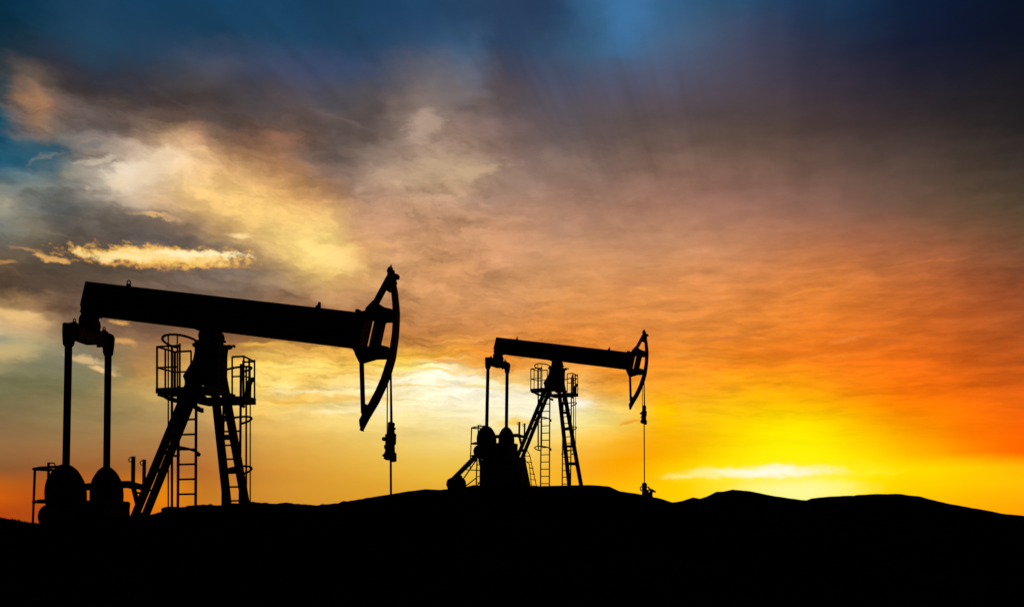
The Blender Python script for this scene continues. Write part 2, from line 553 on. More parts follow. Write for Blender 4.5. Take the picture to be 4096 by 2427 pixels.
        for ph, r in bars:
            x, y = cx + rc * math.cos(R(ph)), cs + sgn * rc * math.sin(R(ph))
            dz = tilt * (y - sl) * sgn
            MB().tube([(x, y, tops[0] + dz), (x, y, tops[-1] + dz)], r, n=6).build("cage_bar", M_STEEL, lad)
        return lad
    ladder("caged_ladder", -1.36, -1, (716, 1560), (785, 1560), G(1475, 1050), G(1601, 1050), zt + 0.02,
           [1677.5 + 59.6 * k for k in range(-1, 13)], (1381, 1600, 1818, 2056), 0.43, -0.05, ((99, .019), (207, .034), (68, .018)), 0, 0.24)
    ladder("caged_ladder", 1.05, 1, (896, 1460), (964, 1460), G(1785, 1045), G(1905, 1045), P3(C(1580, 682), 1.05).z,
           [2336 - 55.6 * k for k in range(14)], (1488, 1692, 1894, 2090), 0.40, 0.0, ((55, .02), (80, .03)), 0, 0.4)

    # sloping steps beside the gearbox
    m = MB()
    s = -0.45
    m.tube([P3(G(1283, 540), s), P3(G(1322, 610), s), P3(G(1340, 705), s), P3(G(1417, 1050), s)], 0.026, n=6)
    m.tube([P3(G(1240, 545), s), P3(G(1262, 690), s), P3(G(1316, 735), s), P3(G(1345, 1050), s)], 0.026, n=6)
    for (x0, x1, y) in ((1252, 1312, 618), (1262, 1342, 703), (1318, 1362, 791), (1328, 1381, 874), (1338, 1400, 956), (1344, 1420, 1044)):
        m.bar(P3(G(x0, y - 3), s), P3(G(x1, y + 3), s), 0.04, 0.2)
    m.build("access_ladder", M_STEEL, root)

    # ---- guard rail round the cranks ---------------------------------------------------
    xe, zt_ = P3(G(482, 220), 0).x, P3(G(490, 221), 0).z
    m = MB()
    m.tube([P3(G(489, 216), 0), P3(G(466, 815), 0)], 0.034, r2=0.028)
    t = P3(G(584, 172), -0.3)
    m.tube([t, (t.x - 0.03, -0.3, P3(G(575, 620), -0.3).z)], 0.035)
    m.tube([(t.x, -0.3, t.z - 0.02), (t.x + 0.17, -0.3, t.z - 0.02), (t.x + 0.205, -0.3, t.z - 0.07), (t.x + 0.17, -0.3, t.z - 0.125), (t.x, -0.3, t.z - 0.125)], 0.017, n=6)
    m.build("guard_post", M_STEEL, root)
    for Y, r in ((221, .036), (446, .04), (617, .034)):
        z = P3(G(485, Y), 0).z
        dx = (P3(G(472, Y), 0).x - xe)
        pts = [(xe + 1.2, -0.3, z + 0.05), (xe + 0.4, -0.3, z + 0.02)]
        for k in range(9):
            a = R(270 - 180 * k / 8)
            pts.append((xe + 0.1 + 0.22 + 0.22 * math.cos(a), 0.3 * math.sin(a), z))
        pts += [(xe + 0.4, 0.3, z - 0.01), (xe + 0.9, 0.3, z - 0.04)]
        MB().tube(pts, r, n=8).build("guard_rail", M_STEEL, root)
    m = MB()
    for x, y, wd in ((1172, 130, .16), (1248, 152, .14)):
        s = 1.0 if x < 1200 else 0.75
        t = P3(G(x, y), s)
        m.bar(t, P3(G(x - 3, 335), s), 0.10 if x < 1200 else 0.082, 0.05)
        m.tube([(t.x, s, t.z - 0.03), (t.x - wd + .04, s, t.z - 0.035), (t.x - wd, s, t.z - 0.09), (t.x - wd + .04, s, t.z - 0.145), (t.x, s, t.z - 0.15)], 0.016, n=6)
    m.build("guard_post", M_STEEL, root)
    m = MB()
    m.bar(P3(G(830, 342), 1.25), P3(G(1075, 327), 1.0), 0.2, 0.06)
    m.bar(P3(G(1065, 326), 1.0), P3(G(1148, 324), 1.0), 0.2, 0.06)
    m.bar(P3(G(1140, 323), 1.0), P3(G(1238, 345), 0.75), 0.19, 0.06, 0.16, 0.06)
    m.bar(P3(G(1130, 336), 0.9), P3(G(1172, 345), 0.6), 0.1, 0.08)
    m.bar(P3(G(1172, 345), 0.6), P3(G(1203, 470), 0.4), 0.12, 0.06)
    m.bar(P3(G(1185, 342), 0.7), P3(G(1225, 355), 0.6), 0.05, 0.05)
    m.bar(P3(G(1190, 380), 0.5), P3(G(1225, 386), 0.4), 0.05, 0.05)
    m.build("guard_rail", M_STEEL, root)
    return root


pump = make_pump(YAW1)
tag(pump, "large black pump jack at left, nearest, its base hidden behind the dark mound", "pump jack", "oil pumps on the ridge")

# second unit on the rise beyond, about twice as far off, its stroke a touch different
K2 = 2.0655
D2 = D1 * K2
YAW2 = R(31)
UNIT = {"O": Vector(((2231 - CX) / FP * D2, D2, EYE + (HY - 1940) / FP * D2)),
        "EX": Vector((math.cos(YAW2), -math.sin(YAW2), 0)), "EY": Vector((math.sin(YAW2), math.cos(YAW2), 0)),
        "map": lambda q: ((q[0] - 340) / 2.063 + 1983.7, (q[1] - 1059.6) / 2.068 + 1316.7)}
O2 = UNIT["O"]
pump2 = make_pump(YAW2)
tag(pump2, "small black pump jack standing whole on the rise, right of the large one", "pump jack", "oil pumps on the ridge")

# ---- wellhead under the far unit's polished rod ------------------------------------------
rx = P3(F(438, 1090), 0).x + 0.01
wbase = P3(W(572, 1362), 0)
wh = empty("wellhead", O2 + Vector((math.cos(YAW2) * rx, -math.sin(YAW2) * rx, wbase.z)), -YAW2)
def w2(x, y):
    v = P3(W(x, y), 0)
    return (v.x - P3(W(572, 1300), 0).x, v.z - wbase.z)
m = MB()
prv = [w2(x, y) for x, y in ((551, 1420), (551, 1330), (554, 1300), (551, 1290), (551, 1206), (560, 1203), (566, 1196), (582, 1196), (588, 1203), (596, 1206), (596, 1290), (622, 1296), (622, 1325), (628, 1340), (640, 1352), (668, 1362), (690, 1420))]
m.prism(prv, -0.11, 0.11)
m.build("casing_head", M_RUST, wh, bevel=0.01)
m = MB()
def w3(x, y, s=0.0):
    a = w2(x, y)
    return (a[0], s, a[1])
m.tube([w3(556, 1250), w3(530, 1248), w3(522, 1256), w3(522, 1288), w3(530, 1296), w3(556, 1296)], 0.03, n=6)
m.tube([w3(590, 1251), w3(625, 1250), w3(632, 1260), w3(625, 1290), w3(590, 1293)], 0.03, n=6)
m.build("bleed_pipe", M_RUST, wh)
m = MB()
m.prism([w2(x, y) for x, y in ((622, 1252), (632, 1251), (642, 1268), (660, 1274), (700, 1294), (716, 1310), (716, 1320), (704, 1322), (676, 1312), (672, 1360), (675, 1400), (640, 1400), (642, 1345), (636, 1325), (644, 1300), (632, 1285), (626, 1268))], -0.05, 0.05)
m.build("valve", M_RUST, wh, bevel=0.01)
tag(wh, "small valved wellhead on the slope under the rod of the smaller pump", "wellhead")

# ----------------------------------------------------------------------------
# terrain: one sheet, three swells, reaching the horizon
# ----------------------------------------------------------------------------
def lerp_tab(tab, x):
    if x <= tab[0][0]: return tab[0][1]
    for (x0, y0), (x1, y1) in zip(tab, tab[1:]):
        if x <= x1:
            t = (x - x0) / (x1 - x0)
            return y0 + (y1 - y0) * t
    return tab[-1][1]

S_ = 1.6351
KNOLL = [(-900, 2098), (0, 2096), (80, 2093), (125, 2092), (165, 2089), (300, 2080), (520, 2066), (605, 2055), (640, 2045), (670, 2034), (720, 2028), (800, 2017), (850, 2017), (885, 2021), (940, 2012), (1005, 2006),
         (1090, 2013), (1145, 2008), (1260, 2024), (1330, 2020), (1357, 2011), (1440, 1997), (1562, 1978), (1635, 1964), (1700, 1957), (1760, 1960), (1850, 1985), (2000, 2040), (2200, 2085), (2700, 2110), (4096, 2150), (6000, 2150)]
RISE = [(-900, 2110), (400, 2100), (1200, 2050), (1500, 2000), (1600, 1974), (1700, 1956), (1760, 1957), (1845, 1949), (1895, 1941), (1930, 1943), (2000, 1944), (2130, 1944), (2250, 1941), (2350, 1938), (2400, 1941), (2440, 1946), (2480, 1966),
        (2520, 1971), (2560, 1976), (2590, 1986), (2620, 1991), (2655, 1998), (2690, 2009), (2740, 2030), (2850, 2060), (3200, 2100), (4096, 2120), (6000, 2120)]
FAR = [(-900, 2070), (0, 2100), (130, 2105), (600, 2100), (1500, 2060), (2500, 2030), (2640, 2016), (2700, 2008), (2725, 2005), (2770, 1993), (2800, 1998), (2830, 1988), (2865, 1972), (2895, 1973), (2930, 1965), (2990, 1970), (3060, 1982), (3150, 1996),
       (3225, 2003), (3245, 1997), (3320, 1989), (3420, 1987), (3425, 1985), (3520, 1980), (3600, 1981), (3680, 1990), (3800, 2016), (3850, 2024), (3930, 2037), (4010, 2052), (4096, 2062), (4400, 2080), (6000, 2090)]
WOODED = [(-3000, 2040), (-900, 2050), (-300, 2058), (0, 2070), (60, 2078), (130, 2092), (200, 2097), (400, 2099), (6000, 2099)]

def height(x, y, r):
    az = math.atan2(x, y)
    azc = max(-1.05, min(1.05, az))
    X = CX + FP * math.tan(azc)
    dist = r * max(math.cos(az), 0.5)
    kn, ri, fa, wo = (lerp_tab(t, X) for t in (KNOLL, RISE, FAR, WOODED))
    z = lambda Y, d: EYE + (HY - Y) / FP * d
    base1 = BASE1 - 0.02
    pad = base1 if X < 1700 else base1 + (X - 1700) / 900.0 * 0.4
    pad = min(pad, 0.6)
    zk = z(kn, 20.0)
    zr = z(ri, 49.0)
    pts = [(0, 0), (6, 0.12), (13, zk * 0.55), (20, zk), (24.2, min(pad, zk - 0.3)), (33, min(pad, zk - 0.3)), (41, min(zr - 0.7, z(kn, 41) - .4)),
           (49, zr), (51.5, z(ri, 51.5) - 0.02), (58, z(ri, 58) - 0.12), (75, zr - 1.2), (200, -1.0 if fa > 2030 else 0.5), (850, z(fa, 900) - 1.5), (900, z(fa, 900)), (1000, z(fa, 900) - 3), (1500, -2.0),
           (2400, z(wo, 2500) - 3), (2500, z(wo, 2500)), (3000, 0.0), (9000, -2.0), (40000, -2.0)]
    for (d0, z0), (d1, z1) in zip(pts, pts[1:]):
        if dist <= d1:
            t = (dist - d0) / (d1 - d0)
            t = t * t * (3 - 2 * t) if d0 >= 13 else t
            h = z0 + (z1 - z0) * t
            break
    else:
        h = pts[-1][1]
    rough = 0.0
    if dist < 3500:
        a = min(0.022 + dist * 0.0006, 0.5)
        rough = a * mnoise.fractal(Vector((x, y, 0)) / (0.8 + dist * 0.02), 0.9, 2.1, 4)
        if 600 < X < 1500 and dist < 30:
            rough += 0.028 * mnoise.noise(Vector((x * 9, y * 9, 3)))
    return h + rough

def build_terrain():
    az = []
    a = -180.0
    while a < 180:
        az.append(a)
        a += 0.07 if -30 <= a < 30 else (0.4 if abs(a) < 60 else 4.0)
    rad = [0.0]
    r = 1.5
    while r < 15: rad.append(r); r += 1.0
    while r < 35: rad.append(r); r += 0.45
    while r < 75: rad.append(r); r += 1.0
    while r < 800: rad.append(r); r *= 1.12
    while r < 1100: rad.append(r); r += 20
    while r < 2350: rad.append(r); r *= 1.1
    while r < 2800: rad.append(r); r += 40
    while r < 42000: rad.append(r); r *= 1.35
    vs, fs = [(0, 0, height(0, 0.01, 0.01))], []
    n = len(az)
    for rr in rad[1:]:
        for t in az:
            x, y = rr * math.sin(R(t)), rr * math.cos(R(t))
            # rows follow constant depth in front so the crests run true
            if abs(t) < 60: x, y = x / math.cos(R(t)), y / math.cos(R(t))
            else: x, y = x * 2, y * 2
            vs.append((x, y, height(x, y, math.hypot(x, y))))
    for k in range(n):
        fs.append((0, 1 + k, 1 + (k + 1) % n))
    for i in range(len(rad) - 2):
        b = 1 + i * n
        for k in range(n):
            l = (k + 1) % n
            fs.append((b + k, b + n + k, b + n + l, b + l))
    me = bpy.data.meshes.new("ground")
    me.from_pydata(vs, [], fs)
    me.update()
    bm = bmesh.new(); bm.from_mesh(me); bmesh.ops.recalc_face_normals(bm, faces=bm.faces)
    up = sum(1 if f.normal.z > 0 else -1 for f in bm.faces)
    if up < 0: bmesh.ops.reverse_faces(bm, faces=bm.faces)
    bm.to_mesh(me); bm.free()
    for p in me.polygons: p.use_smooth = True
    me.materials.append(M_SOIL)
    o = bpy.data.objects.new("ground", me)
    COL.objects.link(o)
    tag(o, kind="structure")
    return o
build_terrain()

# far wood on the left-hand hill: countless small conifers, one mass
def build_wood():
    bm = bmesh.new()
    rng = random.Random(3)
    for k in range(900):
        X = rng.uniform(-700, 260)
        d = 2500 + rng.uniform(-60, 60)
        x = (X - CX) / FP * d
        z = height(x, d, math.hypot(x, d)) - 1.0
        h = rng.uniform(2.2, 5.5)
        w = h * rng.uniform(0.18, 0.32)
        for t in range(3):
            z0 = z + h * (0.1 + 0.27 * t)
            z1 = z + h * (0.52 + 0.24 * t)
            ww = w * (1 - 0.27 * t)
            ring = [bm.verts.new((x + ww * math.cos(2 * math.pi * i / 6 + t) * rng.uniform(.6, 1.1), d + ww * math.sin(2 * math.pi * i / 6 + t) * rng.uniform(.6, 1.1), z0 + rng.uniform(-.3, .3))) for i in range(6)]
            top = bm.verts.new((x + rng.uniform(-.2, .2), d, z1))
            for i in range(6):
                bm.faces.new((ring[i], ring[(i + 1) % 6], top))
            bm.faces.new(list(reversed(ring)))
    me = bpy.data.meshes.new("far_wood")
    bm.to_mesh(me); bm.free()
    me.materials.append(M_WOOD)
    o = bpy.data.objects.new("far_wood", me)
    COL.objects.link(o)
    tag(o, "far dark wood along the crest at the left edge", "wood", kind="stuff")
build_wood()

# ----------------------------------------------------------------------------
# sky: a dusk cloud deck as a function of direction only (azimuth / elevation)
# ----------------------------------------------------------------------------
FD = FP / S_                      # focal length at the 2505-wide measuring scale
def dir_deg(x, y):
    dx, dz = (x - CX / S_) / FD, (HY / S_ - y) / FD
    return math.degrees(math.atan(dx)), math.degrees(math.atan2(dz, math.hypot(1, dx)))

def lin(c):
    return tuple((v / 255 / 12.92) if v <= 10.3 else (((v / 255) + 0.055) / 1.055) ** 2.4 for v in c)

SKY = {
 0: [(0, 5, 45, 70), (200, 28, 62, 92), (400, 20, 62, 95), (600, 22, 65, 98), (800, 25, 62, 92), (1000, 30, 65, 100), (1200, 40, 62, 95), (1350, 38, 62, 95), (1430, 50, 95, 135), (1520, 60, 112, 160), (1650, 50, 95, 135), (1750, 45, 85, 115), (1850, 40, 75, 110), (2000, 25, 50, 80), (2100, 22, 60, 95), (2200, 15, 32, 60), (2400, 12, 22, 45), (2505, 10, 18, 35)],
 100: [(0, 15, 45, 62), (100, 28, 58, 78), (200, 35, 68, 92), (400, 28, 62, 88), (600, 30, 65, 92), (800, 32, 65, 95), (1000, 38, 70, 102), (1150, 55, 85, 115), (1200, 45, 70, 98), (1300, 45, 65, 95), (1400, 50, 90, 120), (1500, 60, 105, 140), (1600, 65, 100, 135), (1700, 70, 92, 120), (1800, 68, 75, 100), (1900, 55, 60, 85), (2000, 40, 48, 70), (2200, 22, 30, 52), (2400, 16, 22, 42), (2505, 14, 20, 35)],
 200: [(0, 45, 58, 68), (100, 60, 62, 68), (200, 50, 52, 58), (300, 55, 52, 55), (400, 58, 58, 65), (500, 62, 65, 78), (600, 58, 65, 85), (800, 50, 68, 95), (1000, 62, 80, 108), (1150, 88, 92, 112), (1250, 70, 72, 92), (1400, 82, 82, 102), (1600, 85, 82, 102), (1800, 80, 72, 85), (2000, 60, 52, 65), (2200, 42, 38, 50), (2400, 30, 30, 40), (2505, 28, 26, 32)],
 300: [(0, 40, 85, 100), (80, 120, 100, 88), (200, 110, 98, 95), (300, 95, 82, 78), (400, 95, 85, 82), (500, 80, 70, 68), (600, 72, 65, 65), (700, 92, 85, 85), (800, 85, 78, 80), (900, 95, 82, 80), (1000, 140, 122, 112), (1050, 160, 138, 125), (1150, 120, 108, 108), (1300, 98, 88, 92), (1500, 95, 82, 80), (1700, 85, 72, 70), (1900, 80, 65, 60), (2100, 68, 54, 54), (2300, 52, 44, 44), (2505, 38, 34, 34)],
 400: [(0, 30, 85, 105), (100, 60, 95, 108), (180, 150, 140, 125), (280, 215, 195, 165), (350, 235, 210, 170), (450, 240, 205, 150), (550, 220, 175, 120), (650, 165, 125, 95), (750, 130, 98, 78), (850, 160, 135, 115), (950, 175, 145, 120), (1050, 190, 160, 130), (1150, 175, 148, 125), (1250, 150, 125, 110), (1400, 130, 105, 95), (1600, 125, 98, 85), (1800, 120, 92, 78), (2000, 105, 80, 70), (2200, 85, 68, 60), (2400, 72, 58, 50), (2505, 60, 50, 44)],
 500: [(0, 95, 105, 105), (100, 115, 118, 110), (200, 150, 145, 130), (300, 215, 195, 165), (400, 235, 200, 150), (500, 245, 200, 130), (600, 240, 195, 120), (700, 245, 195, 115), (800, 215, 160, 105), (900, 185, 140, 110), (1000, 180, 140, 112), (1200, 180, 138, 115), (1400, 165, 125, 105), (1600, 160, 115, 95), (1800, 155, 110, 95), (2000, 140, 100, 85), (2200, 115, 85, 70), (2400, 95, 75, 55), (2505, 85, 68, 50)],
 600: [(0, 110, 102, 88), (200, 105, 95, 82), (400, 110, 98, 88), (550, 165, 140, 108), (700, 230, 190, 120), (800, 250, 215, 130), (850, 235, 200, 120), (900, 200, 160, 110), (1000, 190, 145, 105), (1200, 206, 156, 114), (1400, 195, 142, 108), (1600, 202, 146, 106), (1800, 200, 138, 98), (2000, 187, 116, 76), (2200, 166, 100, 67), (2400, 140, 85, 57), (2505, 112, 73, 50)],
 700: [(0, 85, 70, 55), (100, 88, 72, 58), (200, 92, 78, 65), (400, 110, 95, 82), (600, 130, 108, 90), (750, 195, 160, 105), (820, 215, 175, 110), (900, 205, 155, 100), (1000, 205, 150, 100), (1200, 214, 156, 102), (1400, 222, 155, 95), (1600, 224, 145, 80), (1800, 220, 135, 72), (2000, 226, 130, 56), (2200, 205, 110, 48), (2400, 170, 85, 45), (2505, 145, 74, 42)],
 800: [(0, 200, 160, 110), (60, 190, 150, 105), (150, 150, 120, 90), (300, 130, 105, 80), (400, 112, 90, 72), (600, 150, 108, 70), (800, 175, 118, 65), (1000, 190, 120, 65), (1200, 205, 130, 70), (1400, 225, 140, 65), (1600, 230, 142, 66), (1800, 238, 140, 52), (2000, 238, 128, 38), (2250, 205, 100, 32), (2450, 180, 85, 34), (2505, 165, 78, 34)],
 870: [(0, 180, 155, 112), (100, 165, 142, 100), (300, 140, 125, 92), (400, 185, 145, 88), (600, 235, 178, 82), (700, 252, 205, 95), (1000, 250, 185, 65), (1100, 240, 160, 55), (1200, 242, 148, 50), (1400, 242, 140, 48), (1600, 240, 138, 40), (1700, 242, 140, 42), (1800, 248, 135, 30), (2000, 243, 120, 25), (2200, 235, 108, 22), (2400, 210, 93, 25), (2505, 185, 83, 25)],
 950: [(0, 130, 120, 85), (200, 135, 125, 88), (400, 165, 140, 90), (650, 255, 222, 130), (800, 255, 215, 110), (900, 255, 235, 170), (1000, 255, 245, 210), (1100, 255, 248, 220), (1200, 255, 250, 230), (1350, 255, 225, 130), (1450, 250, 165, 55), (1600, 250, 158, 42), (1750, 252, 165, 25), (1900, 255, 172, 8), (2000, 250, 150, 15), (2200, 250, 118, 8), (2400, 245, 105, 15), (2505, 220, 95, 20)],
 1000: [(0, 125, 110, 75), (300, 150, 130, 85), (400, 175, 145, 90), (620, 248, 203, 105), (800, 253, 228, 150), (1000, 250, 232, 170), (1200, 250, 240, 195), (1400, 255, 250, 225), (1450, 255, 240, 180), (1520, 250, 205, 70), (1600, 250, 185, 40), (1750, 255, 190, 15), (1900, 255, 203, 0), (2000, 255, 190, 0), (2100, 255, 165, 0), (2200, 255, 135, 0), (2400, 255, 115, 5), (2505, 235, 100, 15)],
 1050: [(0, 140, 110, 72), (300, 165, 130, 78), (500, 190, 145, 85), (700, 235, 185, 90), (900, 245, 210, 115), (1100, 245, 222, 150), (1300, 250, 232, 165), (1450, 252, 225, 120), (1600, 250, 185, 30), (1750, 255, 205, 5), (1900, 255, 236, 0), (2000, 255, 230, 0), (2100, 255, 205, 0), (2250, 255, 150, 0), (2400, 255, 115, 0), (2505, 255, 105, 5)],
 1100: [(0, 150, 105, 62), (300, 165, 115, 65), (500, 180, 125, 65), (700, 220, 165, 70), (900, 235, 190, 85), (1100, 240, 205, 105), (1300, 245, 205, 100), (1450, 250, 172, 22), (1600, 250, 158, 0), (1680, 252, 176, 0), (1760, 255, 206, 0), (1900, 255, 245, 0), (2000, 255, 240, 0), (2100, 255, 215, 0), (2300, 255, 155, 0), (2400, 255, 115, 0), (2505, 255, 100, 0)],
 1150: [(0, 140, 85, 45), (300, 165, 100, 45), (500, 185, 110, 45), (700, 215, 150, 55), (900, 230, 175, 60), (1100, 238, 190, 65), (1300, 245, 190, 60), (1450, 250, 165, 20), (1600, 255, 185, 0), (1750, 255, 228, 10), (1900, 255, 245, 40), (2050, 255, 240, 20), (2200, 255, 225, 0), (2400, 255, 215, 0), (2505, 255, 200, 10)],
 1200: [(0, 215, 100, 10), (100, 190, 85, 20), (300, 215, 110, 15), (400, 250, 145, 0), (500, 195, 120, 35), (700, 215, 150, 50), (900, 222, 160, 45), (1100, 232, 175, 50), (1300, 245, 180, 35), (1500, 255, 190, 10), (1700, 255, 215, 20), (1850, 255, 240, 100), (2000, 255, 250, 120), (2100, 255, 235, 0), (2200, 255, 205, 0), (2400, 255, 190, 0), (2505, 255, 180, 10)],
 1260: [(0, 180, 70, 15), (100, 175, 75, 20), (300, 225, 105, 10), (400, 215, 115, 20), (600, 205, 130, 40), (900, 220, 155, 40), (1300, 245, 175, 30), (1700, 255, 205, 10), (1950, 255, 235, 60), (2100, 255, 215, 0), (2300, 255, 180, 0), (2505, 255, 160, 5)],
}
